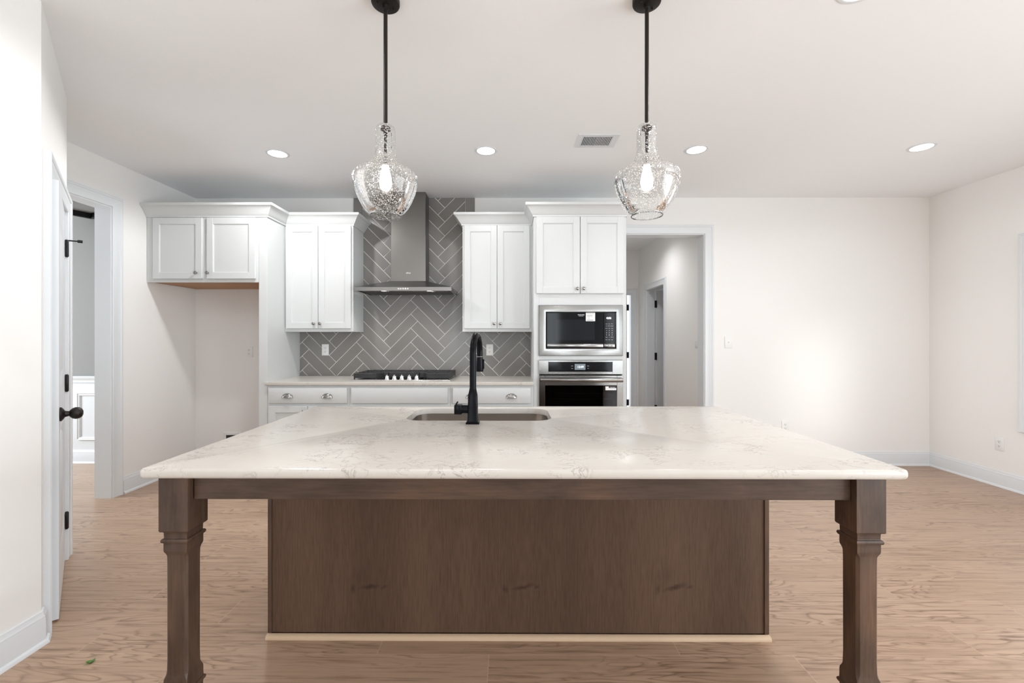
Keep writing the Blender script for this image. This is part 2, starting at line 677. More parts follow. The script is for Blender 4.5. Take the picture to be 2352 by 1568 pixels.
def make_clear(name, tint=(0.96, 0.98, 0.98)):
    m = bpy.data.materials.new(name)
    m.use_nodes = True
    nt = m.node_tree
    for n in list(nt.nodes):
        nt.nodes.remove(n)
    out = nt.nodes.new('ShaderNodeOutputMaterial')
    tr = nt.nodes.new('ShaderNodeBsdfTransparent')
    tr.inputs['Color'].default_value = (*tint, 1)
    gl = nt.nodes.new('ShaderNodeBsdfGlossy')
    gl.inputs['Roughness'].default_value = 0.02
    fr = nt.nodes.new('ShaderNodeFresnel')
    fr.inputs['IOR'].default_value = 1.45
    mx = nt.nodes.new('ShaderNodeMixShader')
    nt.links.new(fr.outputs['Fac'], mx.inputs['Fac'])
    nt.links.new(tr.outputs['BSDF'], mx.inputs[1])
    nt.links.new(gl.outputs['BSDF'], mx.inputs[2])
    nt.links.new(mx.outputs['Shader'], out.inputs['Surface'])
    return m


M_PANE = make_clear('window_pane')
M_OVENGLASS = make_clear('oven_glass', (0.30, 0.31, 0.34))

# ------------------------------------------------------------------ room shell
CEIL = 2.743
YB = 4.482
XL = -3.24
XR = 4.303
HEAD = 2.375          # tall cased openings


def structure(o, label, cat):
    o['kind'] = 'structure'
    o['label'] = label
    o['category'] = cat
    return o


def frame3(loc, rot):
    c, s = cos(rot), sin(rot)
    return lambda x, y, z: (loc[0] + c * x - s * y, loc[1] + s * x + c * y, z)


def wall(name, loc, rot, length, thick, openings, label, m=M_WALL, z1=CEIL):
    """local x along the wall, local y into the wall, room on the -y side"""
    r = thing(name, label, 'wall', (loc[0], loc[1], 0), rot, kind='structure')
    mb = MB()
    xs = 0.0
    for (a, b, c, d) in sorted(openings):
        mb.box(xs, a, 0, thick, 0, z1)
        mb.box(a, b, 0, thick, d, z1)
        if c > 0:
            mb.box(a, b, 0, thick, 0, c)
        xs = b
    mb.box(xs, length, 0, thick, 0, z1)
    o = mb.build(name, m, None)
    o.location = (loc[0], loc[1], 0)
    o.rotation_euler = (0, 0, rot)
    bpy.data.objects.remove(r)
    o.name = name
    structure(o, label, 'wall')
    return o


# profile of the door and window casing: u outward from the opening edge, v out of the wall
CAS = [(0.0, 0.0), (0.0, 0.010), (0.004, 0.013), (0.012, 0.011), (0.052, 0.013), (0.058, 0.016), (0.066, 0.016),
       (0.070, 0.020), (0.084, 0.022), (0.089, 0.018), (0.089, 0.0)]


def casing(mb, x0, x1, z0, z1, closed=False, t=1.0, y=0.0, legs='both'):
    to = lambda a, b, v: (a, y - v, b)
    prof = [(u, v * t) for u, v in CAS]
    if closed:
        # clockwise so the right-hand normal points outwards
        path = [(x0, z0), (x1, z0), (x1, z1), (x0, z1)]
        sweep(mb, path, prof, to, closed=True)
    else:
        path = [(x1, z0), (x1, z1), (x0, z1), (x0, z0)]
        sweep(mb, path, prof, to)


def cased_opening(name, loc, rot, x0, x1, z1, thick, label, t=1.0, inner=True):
    r = thing(name, label, 'trim', (loc[0], loc[1], 0), rot, kind='structure')
    j = MB()
    jt = 0.012
    j.box(x0, x0 + jt, -0.001, thick + 0.001, 0, z1)
    j.box(x1 - jt, x1, -0.001, thick + 0.001, 0, z1)
    j.box(x0 + jt, x1 - jt, -0.001, thick + 0.001, z1 - jt, z1)
    j.build('jamb', M_TRIM, r, local=True)
    c = MB()
    casing(c, x0 + 0.004, x1 - 0.004, 0, z1 - 0.004, t=t)
    c.build('casing', M_TRIM, r, local=True)
    return r


def window(name, loc, rot, x0, x1, z0, z1, thick, label):
    r = thing(name, label, 'window', (loc[0], loc[1], 0), rot, kind='structure')
    c = MB()
    casing(c, x0, x1, z0, z1, closed=True)
    c.build('casing', M_TRIM, r, local=True)
    f = MB()
    w = 0.045
    ym, yn = 0.05, 0.10
    f.box(x0, x0 + w, 0.0, thick, z0, z1)
    f.box(x1 - w, x1, 0.0, thick, z0, z1)
    f.box(x0 + w, x1 - w, 0.0, thick, z0, z0 + w)
    f.box(x0 + w, x1 - w, 0.0, thick, z1 - w, z1)
    f.box(x0 + w, x1 - w, ym, yn, (z0 + z1) / 2 - 0.02, (z0 + z1) / 2 + 0.02)
    f.build('window_frame', M_TRIM, r, local=True)
    p = MB()
    p.box(x0 + w, x1 - w, 0.08, 0.084, z0 + w, z1 - w)
    p.build('pane', M_PANE, r, local=True)
    return r


fl = MB()
fl.box(-7.2, 4.6, -4.5, 8.2, -0.06, 0.0)
structure(fl.build('floor', M_FLOOR), 'light oak plank floor running side to side under the kitchen', 'floor')
ce = MB()
ce.box(-7.2, 4.6, -4.5, 8.2, CEIL, CEIL + 0.08)
structure(ce.build('ceiling', M_CEIL), 'flat white painted ceiling with recessed lights and a vent', 'ceiling')

HX0, HX1 = 1.10, 2.008
wall('wall_back', (XL, YB), 0, XR - XL + 0.12, 0.14, [(HX0 - XL, HX1 - XL, 0, HEAD)],
     'off white back wall behind the cabinets with a cased hallway opening')
wall('wall_left', (XL, 2.62), pi / 2, YB - 2.62, 0.13, [(0.10, 3.533 - 2.62, 0, HEAD)],
     'off white left wall with a cased opening to the gray dining room')
wall('wall_right', (XR, YB + 0.0), -pi / 2, YB + 4.2, 0.14,
     [(YB - 3.60, YB - 2.70, 0.60, 2.09), (YB - 1.15, YB + 2.35, 0.05, 2.12)],
     'off white right wall with windows towards the camera')
AX, AY = -2.0, 1.85
BX, BY = -2.672, 2.615
AL = sqrt((BX - AX) ** 2 + (BY - AY) ** 2)
AR = atan2(BY - AY, BX - AX)
wall('wall_near_left', (AX, -4.2), pi / 2, AY + 4.2, 0.12, [], 'bright off white wall at the left edge beside the camera')
S0, S1, DH = 0.140, 0.925, 2.047
wall('wall_angled', (AX, AY), AR, AL, 0.11, [(S0, S1, 0, DH)], 'angled off white pantry wall with the white door')
wall('wall_pantry', (BX, BY), pi, BX - XL, 0.10, [], 'side wall of the corner pantry facing the dining opening')
wall('wall_rear', (XR, -4.2), pi, XR - AX, 0.14,
     [(XR - 4.15, XR - 3.45, 0.45, 2.25), (XR - 3.15, XR - 2.65, 0.25, 2.25), (XR - 1.35, XR - 0.95, 0.25, 2.25), (XR + 0.55, XR + 1.85, 0.45, 2.25)], 'rear wall with tall windows behind the camera')
# hallway beyond the back wall
HR = 2.125
HEND = 7.18
wall('wall_hall_right', (HR, HEND), -pi / 2, HEND - YB - 0.14, 0.12, [(HEND - 6.75, HEND - 5.985, 0, 2.045)],
     'hallway right wall with an open door seen through the opening')
wall('wall_hall_left', (0.92, YB + 0.14), pi / 2, HEND - YB - 0.14, 0.10, [], 'hallway left wall hidden behind the oven cabinet')
wall('wall_hall_end', (0.82, HEND), 0, HR - 0.82 + 0.12, 0.10, [(1.155 - 0.82 + 0.0, 1.955 - 0.82 + 0.06, 0, 2.02)], 'end wall of the hallway with a white door')
wall('wall_bedroom', (HR + 0.12, 7.7), 0, 1.9, 0.10, [], 'far wall of the dim room beyond the hallway door')
wall('wall_bedroom_side', (HR + 2.0, 7.7), -pi / 2, 3.0, 0.10, [], 'side wall of the dim room beyond the hallway door')
# dining room beyond the left wall
DY = 4.53
wall('wall_dining', (-7.0, DY), 0, -3.37 + 7.0, 0.12, [], 'gray dining room wall seen through the left opening', M_GRAY)
wall('wall_dining_left', (-7.0, 1.0), pi / 2, DY - 1.0, 0.12, [(1.3, 2.7, 0.7, 2.2)], 'gray left wall of the dining room', M_GRAY)
wall('wall_dining_near', (-2.9, 1.0), pi, 4.1, 0.12, [], 'gray near wall of the dining room', M_GRAY)

# windows
window('window_1', (XR, YB), -pi / 2, YB - 3.60, YB - 2.70, 0.60, 2.09, 0.14, 'white framed window cut off by the right edge of the photo')
window('window_2', (XR, YB), -pi / 2, YB - 1.15, YB + 2.35, 0.05, 2.12, 0.14, 'added unseen wide glass patio window on the right wall beside the camera')  # unseen window put in for the patio fill lamp
window('window_3', (XR, -4.2), pi, XR - 4.15, XR - 3.45, 0.45, 2.25, 0.14, 'added unseen tall white framed window in the rear wall, right one')  # unseen window put in for the side rear fill
window('window_6', (XR, -4.2), pi, XR - 3.15, XR - 2.65, 0.25, 2.25, 0.14, 'narrow sidelight window in the rear wall, right of middle')
window('window_7', (XR, -4.2), pi, XR - 1.35, XR - 0.95, 0.25, 2.25, 0.14, 'narrow sidelight window in the rear wall, left of middle')
window('window_4', (XR, -4.2), pi, XR + 0.55, XR + 1.85, 0.45, 2.25, 0.14, 'added unseen tall white framed window in the rear wall, left one')  # unseen window put in for the wide rear fill
window('window_5', (-7.0, 1.0), pi / 2, 1.3, 2.7, 0.7, 2.2, 0.12, 'added unseen white framed window in the dining room left wall')  # unseen window put in to light the dining room

# cased openings
cased_opening('trim_1', (XL, 2.62), pi / 2, 0.10, 3.533 - 2.62, HEAD, 0.13, 'white casing around the opening to the gray dining room')
cased_opening('trim_2', (XL, YB), 0, HX0 - XL, HX1 - XL, HEAD, 0.14, 'white casing around the hallway opening beside the oven cabinet')

# baseboards
BASE = [(0, 0), (0.027, 0), (0.0265, 0.006), (0.023, 0.013), (0.0145, 0.018), (0.014, 0.104), (0.012, 0.110), (0.0125, 0.116),
        (0.008, 0.124), (0.006, 0.138), (0.0, 0.139)]


def baseboard(name, path, label, segs=None):
    mb = MB()
    sweep(mb, path, BASE, segs=segs)
    structure(mb.build(name, M_TRIM), label, 'baseboard')


pr = [(HX1 + 0.092, YB), (XR, YB), (XR, -4.2)]
baseboard('baseboard_back', pr, 'white baseboard along the back wall right of the hallway', (0, 1))
baseboard('baseboard_right', pr, 'white baseboard along the right wall under the window', (1, 2))
pl = [(XL, 3.625), (XL, YB), (-2.236, YB)]
baseboard('baseboard_left', pl, 'white baseboard along the left wall beside the dining opening', (0, 1))
baseboard('baseboard_alcove', pl, 'white baseboard at the back of the refrigerator alcove', (1, 2))
dx, dy = cos(AR), sin(AR)
baseboard('baseboard_near_left', [(AX, -4.2), (AX, AY), (AX + dx * 0.045, AY + dy * 0.045)],
          'white baseboard at the foot of the bright near left wall')
baseboard('baseboard_hall', [(HR, 5.89), (HR, YB + 0.15)], 'white baseboard along the hallway right wall')
# dining wainscot
r = thing('trim_3', 'white wainscot with chair rail below the gray dining wall', 'wainscot', (-5.2, DY, 0), kind='structure')
mb = MB()
mb.box(-7.0, -3.375, DY - 0.010, DY - 0.0005, 0.0, 0.90)
mb.build('wainscot_board', M_TRIM, r)
mb = MB()
RAIL = [(0.0, 0.835), (0.012, 0.835), (0.016, 0.845), (0.014, 0.86), (0.022, 0.875), (0.03, 0.89), (0.03, 0.905), (0.0, 0.908)]
sweep(mb, [(-7.0, DY - 0.009), (-3.375, DY - 0.009)], RAIL)
mb.build('chair_rail', M_TRIM, r)
mb = MB()
sweep(mb, [(-7.0, DY - 0.009), (-3.375, DY - 0.009)], BASE)
mb.build('base_molding', M_TRIM, r)
PM = [(0, 0), (0.0, 0.008), (0.008, 0.014), (0.016, 0.012), (0.026, 0.018), (0.03, 0.0)]
for xa, xb in ((-4.50, -3.45), (-5.72, -4.62)):
    mb = MB()
    path = [(xa + 0.03, 0.27), (xb - 0.03, 0.27), (xb - 0.03, 0.70), (xa + 0.03, 0.70)]
    sweep(mb, path, PM, lambda a, b, v: (a, DY - 0.009 - v, b), closed=True)
    mb.build('panel_molding', M_TRIM, r)
# dining ceiling crown
mb = MB()
CR2 = [(0.0, 2.62), (0.012, 2.62), (0.02, 2.64), (0.05, 2.69), (0.085, 2.715), (0.09, 2.743), (0.0, 2.743)]
sweep(mb, [(-7.0, DY - 0.0005), (-3.375, DY - 0.0005)], CR2)
mb.build('crown_molding', M_TRIM, r)


# ------------------------------------------------------------------ doors
def slab_door(mb, x0, x1, z0, z1, y0, th=0.035, panels=((0.12, 0.80), (0.92, 1.92)), stile=0.115):
    """door leaf, front face at y0, thickness towards +y, with recessed moulded panels on both faces"""
    mb.box(x0, x0 + stile, y0, y0 + th, z0, z1)
    mb.box(x1 - stile, x1, y0, y0 + th, z0, z1)
    zs = [z0] + [v for p in panels for v in p] + [z1]
    for i in range(0, len(zs), 2):
        mb.box(x0 + stile, x1 - stile, y0, y0 + th, zs[i], zs[i + 1])
    for a, b in panels:
        mb.box(x0 + stile, x1 - stile, y0 + 0.012, y0 + th - 0.012, a, b)
        for sgn, yy in ((-1, y0 + 0.012), (1, y0 + th - 0.012)):
            path = [(x0 + stile, a), (x0 + stile, b), (x1 - stile, b), (x1 - stile, a)]
            prof = [(0, 0), (0, 0.012), (0.006, 0.012), (0.022, 0.003), (0.03, 0.0)]
            sweep(mb, path, prof, lambda p, q, v, s=sgn, y=yy: (p, y + s * v, q), closed=True)
            # raised field
            ins = 0.055
            e = 0.009
            P = [(x0 + stile + ins, a + ins), (x1 - stile - ins, a + ins), (x1 - stile - ins, b - ins), (x0 + stile + ins, b - ins)]
            Q = [(x0 + stile + ins + 0.02, a + ins + 0.02), (x1 - stile - ins - 0.02, a + ins + 0.02),
                 (x1 - stile - ins - 0.02, b - ins - 0.02), (x0 + stile + ins + 0.02, b - ins - 0.02)]
            mb.rings([[(p, yy, q) for p, q in P], [(p, yy + sgn * e, q) for p, q in Q]])


def hinge(parent, x, y, z, h=0.09, r=0.009, arm=False, leaf=(0.03, 0.002)):
    mb = MB()
    mb.lathe([(r * 0.6, -h / 2 - 0.006), (r, -h / 2), (r, h / 2), (r * 0.6, h / 2 + 0.006)], (x, y, z), n=14)
    mb.box(x - leaf[0], x + leaf[0], y + r * 0.4, y + r * 0.4 + leaf[1], z - h / 2, z + h / 2)
    for k in (-0.03, 0.0, 0.03):
        mb.lathe([(0.0035, 0.0), (0.0035, -0.0015)], (x - leaf[0] * 0.6, y + r * 0.4, z + k), 'y', 8)
    if arm:
        mb.tube([(x, y, z + h / 2 + 0.002), (x - 0.004, y - 0.05, z + h / 2 + 0.003)], 0.004, 8)
        mb.lathe([(0.0085, 0.0), (0.0085, -0.022)], (x - 0.004, y - 0.045, z + h / 2 + 0.003), 'y', 12)
    return mb.build('hinge', M_BLACK, parent, local=True)


# pantry door, ajar by a few degrees, hinged at the far jamb
cas = cased_opening('trim_4', (AX, AY), AR, S0, S1, DH, 0.11, 'white casing around the pantry door in the angled wall', t=1.2)
sp = MB()
sp.box(S0 + 0.0118, S0 + 0.0145, -0.004, 0.03, 0.93, 0.99)
sp.build('strike_plate', M_BLACK, cas, local=True)
hx = AX + dx * (S1 - 0.014)
hy = AY + dy * (S1 - 0.014)
dr = thing('door_1', 'white paneled pantry door in the angled wall with black knob', 'door', (hx, hy, 0), AR + radians(3.0), kind='structure')
DWID = S1 - S0 - 0.032
mb = MB()
slab_door(mb, -DWID, 0, 0.012, DH - 0.016, 0.0, panels=((0.20, 0.86), (1.06, 1.92)))
mb.build('door_panel', M_TRIM, dr, local=True)
for i, zz in enumerate((1.83, 1.04, 0.235)):
    hinge(dr, 0.004, -0.008, zz, arm=(i == 0))
kb = MB()
kx, kz = -DWID + 0.065, 0.945
kb.lathe([(0.033, 0.0), (0.033, -0.006), (0.026, -0.012), (0.015, -0.018), (0.012, -0.03), (0.013, -0.034)], (kx, -0.0005, kz), 'y', 24)
kb.lathe([(0.012, -0.032), (0.018, -0.036), (0.025, -0.044), (0.0285, -0.054), (0.027, -0.066), (0.020, -0.076), (0.008, -0.081)], (kx, 0, kz), 'y', 24)
kb.build('door_handle', M_BRONZE, dr, local=True)

# hallway side door, standing open into the dim room
dh2 = 2.045
cased_opening('trim_5', (HR, HEND), -pi / 2, HEND - 6.75, HEND - 5.985, dh2, 0.12, 'white casing around the open door in the hallway wall')
d2 = thing('door_2', 'white door standing open in the hallway right wall', 'door', (HR + 0.128, 6.725, 0), 0, kind='structure')
mb = MB()
slab_door(mb, 0.0, 0.72, 0.012, dh2 - 0.016, -0.035, panels=((0.20, 0.86), (1.06, 1.92)))
mb.build('door_panel', M_TRIM, d2, local=True)
for zz in (1.82, 1.02, 0.22):
    m_ = MB()
    m_.box(-0.026, 0.004, -0.040, -0.036, zz - 0.055, zz + 0.055)
    m_.lathe([(0.008, -0.055), (0.008, 0.055)], (0.0, -0.044, zz), n=12)
    m_.build('hinge', M_BLACK, d2, local=True)
# hallway end door
cased_opening('trim_6', (0.82, HEND), 0, 1.155 - 0.82, 2.015 - 0.82, 2.02, 0.10, 'white casing around the door at the hallway end')
d3 = thing('door_3', 'white closed door at the far end of the hallway', 'door', (1.17, HEND + 0.03, 0), 0, kind='structure')
mb = MB()
slab_door(mb, 0.0, 0.765, 0.012, 2.004, -0.028, panels=((0.20, 0.86), (1.06, 1.90)))
mb.build('door_panel', M_TRIM, d3, local=True)
for zz in (1.80, 1.02, 0.24):
    m_ = MB()
    m_.box(0.762, 0.800, -0.034, -0.0285, zz - 0.05, zz + 0.05)
    m_.lathe([(0.009, -0.05), (0.009, 0.05)], (0.778, -0.038, zz), n=12)
    m_.build('hinge', M_BLACK, d3, local=True)

# ------------------------------------------------------------------ kitchen cabinets
RAILW = 0.056


def shaker(mb, x0, x1, z0, z1, yf, th=0.019, rail=RAILW, rec=0.009):
    """door with front face at y=yf, looking towards -y"""
    bv = 0.0018
    mb.box(x0, x0 + rail, yf, yf + th, z0, z1, bv, 1)
    mb.box(x1 - rail, x1, yf, yf + th, z0, z1, bv, 1)
    mb.box(x0 + rail - 0.001, x1 - rail + 0.001, yf + 0.0001, yf + th, z1 - rail, z1, bv, 1)
    mb.box(x0 + rail - 0.001, x1 - rail + 0.001, yf + 0.0001, yf + th, z0, z0 + rail, bv, 1)
    mb.box(x0 + rail - 0.002, x1 - rail + 0.002, yf + rec, yf + th - 0.002, z0 + rail - 0.002, z1 - rail + 0.002)
    prof = [(0, 0), (0, rec - 0.002), (0.003, rec - 0.002), (0.006, 0.0)]
    path = [(x0 + rail, z0 + rail), (x0 + rail, z1 - rail), (x1 - rail, z1 - rail), (x1 - rail, z0 + rail)]
    sweep(mb, path, prof, lambda a, b, v: (a, yf + rec - v, b), closed=True)


def knob(parent, x, z, yf):
    mb = MB()
    mb.lathe([(0.008, 0.0), (0.0075, -0.004), (0.005, -0.009), (0.0055, -0.014), (0.0125, -0.018), (0.0150, -0.022),
              (0.0145, -0.026), (0.010, -0.029), (0.003, -0.030)], (x, yf, z), 'y', 20)
    return mb.build('knob', M_NICKEL, parent)


def cup_pull(parent, x, z, yf):
    mb = MB()
    a, d, h = 0.048, 0.024, 0.034
    for k, sc in ((0, 1.0), (1, 0.9)):
        rings = []
        for i in range(9):
            v = 0.02 + (pi / 2 - 0.02) * i / 8
            ring = []
            for j in range(21):
                u = pi * j / 20
                ring.append((x + a * sc * sin(v) * cos(u), yf - 0.001 - d * sc * cos(v), z - 0.014 + h * sc * sin(v) * sin(u)))
            rings.append(ring)
        mb.rings(rings, closed_ring=False, cap0=False, cap1=False, recalc=False)
    # rim bead and mounting flange
    pts = [(x + a * cos(pi * j / 20), yf - 0.002, z - 0.014 + h * sin(pi * j / 20)) for j in range(21)]
    mb.tube(pts, 0.0028, 8)
    mb.tube([(x - a, yf - 0.002, z - 0.014), (x - a * 0.5, yf - d * 0.87 - 0.001, z - 0.014), (x, yf - d - 0.001, z - 0.014),
             (x + a * 0.5, yf - d * 0.87 - 0.001, z - 0.014), (x + a, yf - 0.002, z - 0.014)], 0.0018, 8)
    return mb.build('cup_pull', M_NICKEL, parent, angle=60)


CROWN = [(0.0, 2.380), (0.008, 2.380), (0.010, 2.392), (0.016, 2.398), (0.026, 2.412), (0.038, 2.432), (0.053, 2.452),
         (0.066, 2.464), (0.074, 2.468), (0.076, 2.472), (0.076, 2.490), (0.0, 2.490)]
ZT = 2.392
YU = YB - 0.305
YT = YB - 0.61
DT = 0.0195
LP = [(XL + 0.002, YT), (-2.156, YT), (-2.156, YU), (-1.4996, YU), (-1.4996, YB - 0.012)]
RP = [(-0.451, YB - 0.012), (-0.451, YU), (0.217, YU), (0.217, YT), (1.0375, YT), (1.0375, YB - 0.002)]
WG = 'white wall cabinets'

# cabinet over the refrigerator alcove
c1 = thing('upper_cabinet', 'white two-door cabinet above the refrigerator alcove with orange wood underside', 'cabinet',
           (-2.737, YB, 1.80), group=WG)
mb = MB()
mb.box(XL + 0.003, -2.235, YT, YB - 0.002, 1.818, ZT, 0.001, 1)
mb.box(XL + 0.003, -2.235, YT, YT + 0.02, 1.800, 1.818)
mb.build('carcass', M_CAB, c1)
mb = MB()
mb.box(XL + 0.01, -2.238, YT + 0.021, YB - 0.004, 1.806, 1.8175)
mb.build('bottom_panel', M_PLY, c1, label='orange natural wood underside')
for x0, x1, kx_ in ((-3.17, -2.734, -2.778), (-2.689, -2.258, -2.674)):
    mb = MB()
    shaker(mb, x0, x1, 1.8295, 2.373, YT - DT)
    d = mb.build('door', M_CAB, c1)
    knob(d, kx_, 1.881, YT - DT)
mb = MB()
sweep(mb, LP, CROWN, segs=(0, 2))
mb.build('crown_molding', M_CAB, c1)

# tall panel between alcove and counter
pn = MB()
pn.box(-2.233, -2.1575, YT - 0.002, YB - 0.002, 0.0, 2.3795, 0.001, 1)
o = pn.build('end_panel', M_CAB)
o['label'] = 'tall white end panel between refrigerator alcove and counter'
o['category'] = 'panel'


def upper(label, xa, xb, doors, knobs, path, segs):
    c = thing('upper_cabinet', label, 'cabinet', ((xa + xb) / 2, YB, 1.363), group=WG)
    mb = MB()
    mb.box(xa + 0.001, xb - 0.001, YU, YB - 0.0115, 1.363, ZT, 0.001, 1)
    mb.build('carcass', M_CAB, c)
    for (a, b), k in zip(doors, knobs):
        mb = MB()
        shaker(mb, a, b, 1.394, 2.377, YU - DT)
        d = mb.build('door', M_CAB, c)
        knob(d, k, 1.440, YU - DT)
    mb = MB()
    sweep(mb, path, CROWN, segs=segs)
    mb.build('crown_molding', M_CAB, c)
    return c


upper('white two-door wall cabinet left of the range hood', -2.156, -1.4996, ((-2.140, -1.8335), (-1.829, -1.518)),
      (-1.868, -1.808), LP, (2, 4))
upper('white two-door wall cabinet between range hood and oven tower', -0.451, 0.217, ((-0.432, -0.1195), (-0.115, 0.195)),
      (-0.145, -0.086), RP, (0, 2))

# tall oven cabinet: frame with an open bay for microwave and oven
c4 = thing('oven_cabinet', 'tall white cabinet holding the built-in microwave and wall oven', 'cabinet', (0.627, YB, 0))
TX0, TX1 = 0.2175, 1.0375
mb = MB()
mb.box(TX0, TX0 + 0.048, YT, YB - 0.002, 0.0, ZT, 0.001, 1)
mb.box(TX1 - 0.038, TX1, YT, YB - 0.002, 0.0, ZT, 0.001, 1)
mb.box(TX0 + 0.048, TX1 - 0.038, YT, YB - 0.002, 1.590, ZT)
mb.box(TX0 + 0.048, TX1 - 0.038, YT, YB - 0.002, 1.108, 1.150)
mb.box(TX0 + 0.048, TX1 - 0.038, YT, YB - 0.002, 0.0, 0.385)
mb.box(TX0 + 0.048, TX1 - 0.038, YB - 0.012, YB - 0.003, 0.385, 1.59)
mb.build('carcass', M_CAB, c4)
for x0, x1, kx_ in ((0.240, 0.6235, 0.601), (0.6285, 1.0127, 0.657)):
    mb = MB()
    shaker(mb, x0, x1, 1.697, 2.376, YT - DT)
    d = mb.build('door', M_CAB, c4)
    knob(d, kx_, 1.739, YT - DT)
mb = MB()
mb.box(0.240, 1.0127, YT - DT, YT, 0.13, 0.36, 0.002, 1)
d = mb.build('drawer', M_CAB, c4)
cup_pull(d, 0.45, 0.26, YT - DT)
cup_pull(d, 0.80, 0.26, YT - DT)
mb = MB()
sweep(mb, RP, CROWN, segs=(2, 5))
mb.build('crown_molding', M_CAB, c4)


# base cabinets
def base(label, xa, xb, da, db, pulls, doors):
    c = thing('base_cabinet', label, 'cabinet', ((xa + xb) / 2, YB, 0), group='white base cabinets under the back counter')
    mb = MB()
    mb.box(xa, xb, YT, YB - 0.002, 0.10, 0.8835, 0.001, 1)
    mb.box(xa, xb, YT + 0.07, YB - 0.002, 0.0, 0.10)
    mb.build('carcass', M_CAB, c)
    mb = MB()
    mb.box(da, db, YT - DT, YT, 0.724, 0.861, 0.003, 2)
    d = mb.build('drawer', M_CAB, c)
    for p in pulls:
        cup_pull(d, p, 0.790, YT - DT)
    mid = (da + db) / 2
    for (a, b, k) in ((da, mid - 0.002, mid - 0.035), (mid + 0.002, db, mid + 0.035)):
        mb = MB()
        shaker(mb, a, b, 0.13, 0.698, YT - DT)
        dd = mb.build('door', M_CAB, c)
        knob(dd, k, 0.652, YT - DT)
    return c


base('white base cabinet with two cup pulls beside the alcove panel', -2.157, -1.421, -2.139, -1.441, (-1.969, -1.615), 2)
base('white base cabinet with plain drawer front under the cooktop', -1.420, -0.526, -1.403, -0.547, (), 2)
base('white base cabinet beside the oven tower, partly behind the faucet', -0.525, 0.216, -0.501, 0.188, (-0.335, 0.019), 2)

# back counter
mb = MB()
mb.box(-2.172, 0.2165, 3.847, YT - 0.0025, 0.884, 0.914, 0.003, 2)
mb.box(-2.1565, 0.2165, YT - 0.006, YB - 0.0115, 0.884, 0.914)
o = mb.build('worktop', M_QUARTZ)
o['label'] = 'pale quartz worktop along the back wall under the cooktop'
o['category'] = 'worktop'

# ------------------------------------------------------------------ herringbone backsplash


def clip(poly, x0, x1, z0, z1):
    def half(p, inside, inter):
        out = []
        for i in range(len(p)):
            a, b = p[i - 1], p[i]
            if inside(b):
                if not inside(a):
                    out.append(inter(a, b))
                out.append(b)
            elif inside(a):
                out.append(inter(a, b))
        return out

    def ix(v):
        return lambda a, b: (v, a[1] + (b[1] - a[1]) * (v - a[0]) / (b[0] - a[0]))

    def iz(v):
        return lambda a, b: (a[0] + (b[0] - a[0]) * (v - a[1]) / (b[1] - a[1]), v)
    for ins, it in ((lambda p: p[0] >= x0, ix(x0)), (lambda p: p[0] <= x1, ix(x1)), (lambda p: p[1] >= z0, iz(z0)), (lambda p: p[1] <= z1, iz(z1))):
        if not poly:
            return poly
        poly = half(poly, ins, it)
    return poly


TW, TL, GR = 0.1020, 0.3958, 0.0062
OX, OZ = -1.223, 1.197
RECTS = [(-2.1565, -1.506, 0.9145, 1.40), (-1.506, -0.455, 0.9145, CEIL - 0.001), (-0.455, 0.2165, 0.9145, 1.40)]
q = 1 / sqrt(2)
mb = MB()
for x0, x1, z0, z1 in RECTS:
    mb.box(x0, x1, YB - 0.0065, YB - 0.0005, z0, z1, mat=1)
for x0, x1 in ((-1.605, -1.506), (-0.455, -0.354)):
    mb.box(x0, x1, YB - 0.0065, YB - 0.0005, 2.395, CEIL - 0.001, mat=1)
    mb.box(x0 + 0.001, x1 - 0.003 if x0 < -1 else x1 - 0.001, YB - 0.010, YB - 0.006, 2.395, CEIL - 0.001, mat=0) if x0 < -1 else \
        mb.box(x0 + 0.003, x1 - 0.001, YB - 0.010, YB - 0.006, 2.395, CEIL - 0.001, mat=0)
bmt = bmesh.new()
for i in range(-18, 20):
    for j in range(-6, 7):
        ox, oy = i * TW + j * TL, i * TW - j * TL
        g = GR / 2
        for (a0, a1, b0, b1) in ((0, TL, 0, TW), (0, TW, TW, TW + TL)):
            P = [(ox + a0 + g, oy + b0 + g), (ox + a1 - g, oy + b0 + g), (ox + a1 - g, oy + b1 - g), (ox + a0 + g, oy + b1 - g)]
            W = [(OX + (a - b) * q, OZ + (a + b) * q) for a, b in P]
            for R in RECTS:
                c = clip(W, *R)
                if len(c) < 3:
                    continue
                ar = 0.5 * abs(sum(c[k - 1][0] * c[k][1] - c[k][0] * c[k - 1][1] for k in range(len(c))))
                if ar < 2e-5:
                    continue
                f = [bmt.verts.new((x, YB - 0.010, z)) for x, z in c]
                b = [bmt.verts.new((x, YB - 0.006, z)) for x, z in c]
                n = len(c)
                try:
                    bmt.faces.new(f)
                    for k in range(n):
                        bmt.faces.new((f[k - 1], b[k - 1], b[k], f[k]))
                except ValueError:
                    pass
bmesh.ops.recalc_face_normals(bmt, faces=list(bmt.faces))
mb.add(bmt, 0)
o = mb.build('backsplash', [M_TILE, M_GROUT])
o['label'] = 'gray herringbone tile backsplash behind the cooktop and range hood'
o['category'] = 'backsplash'
o['kind'] = 'structure'

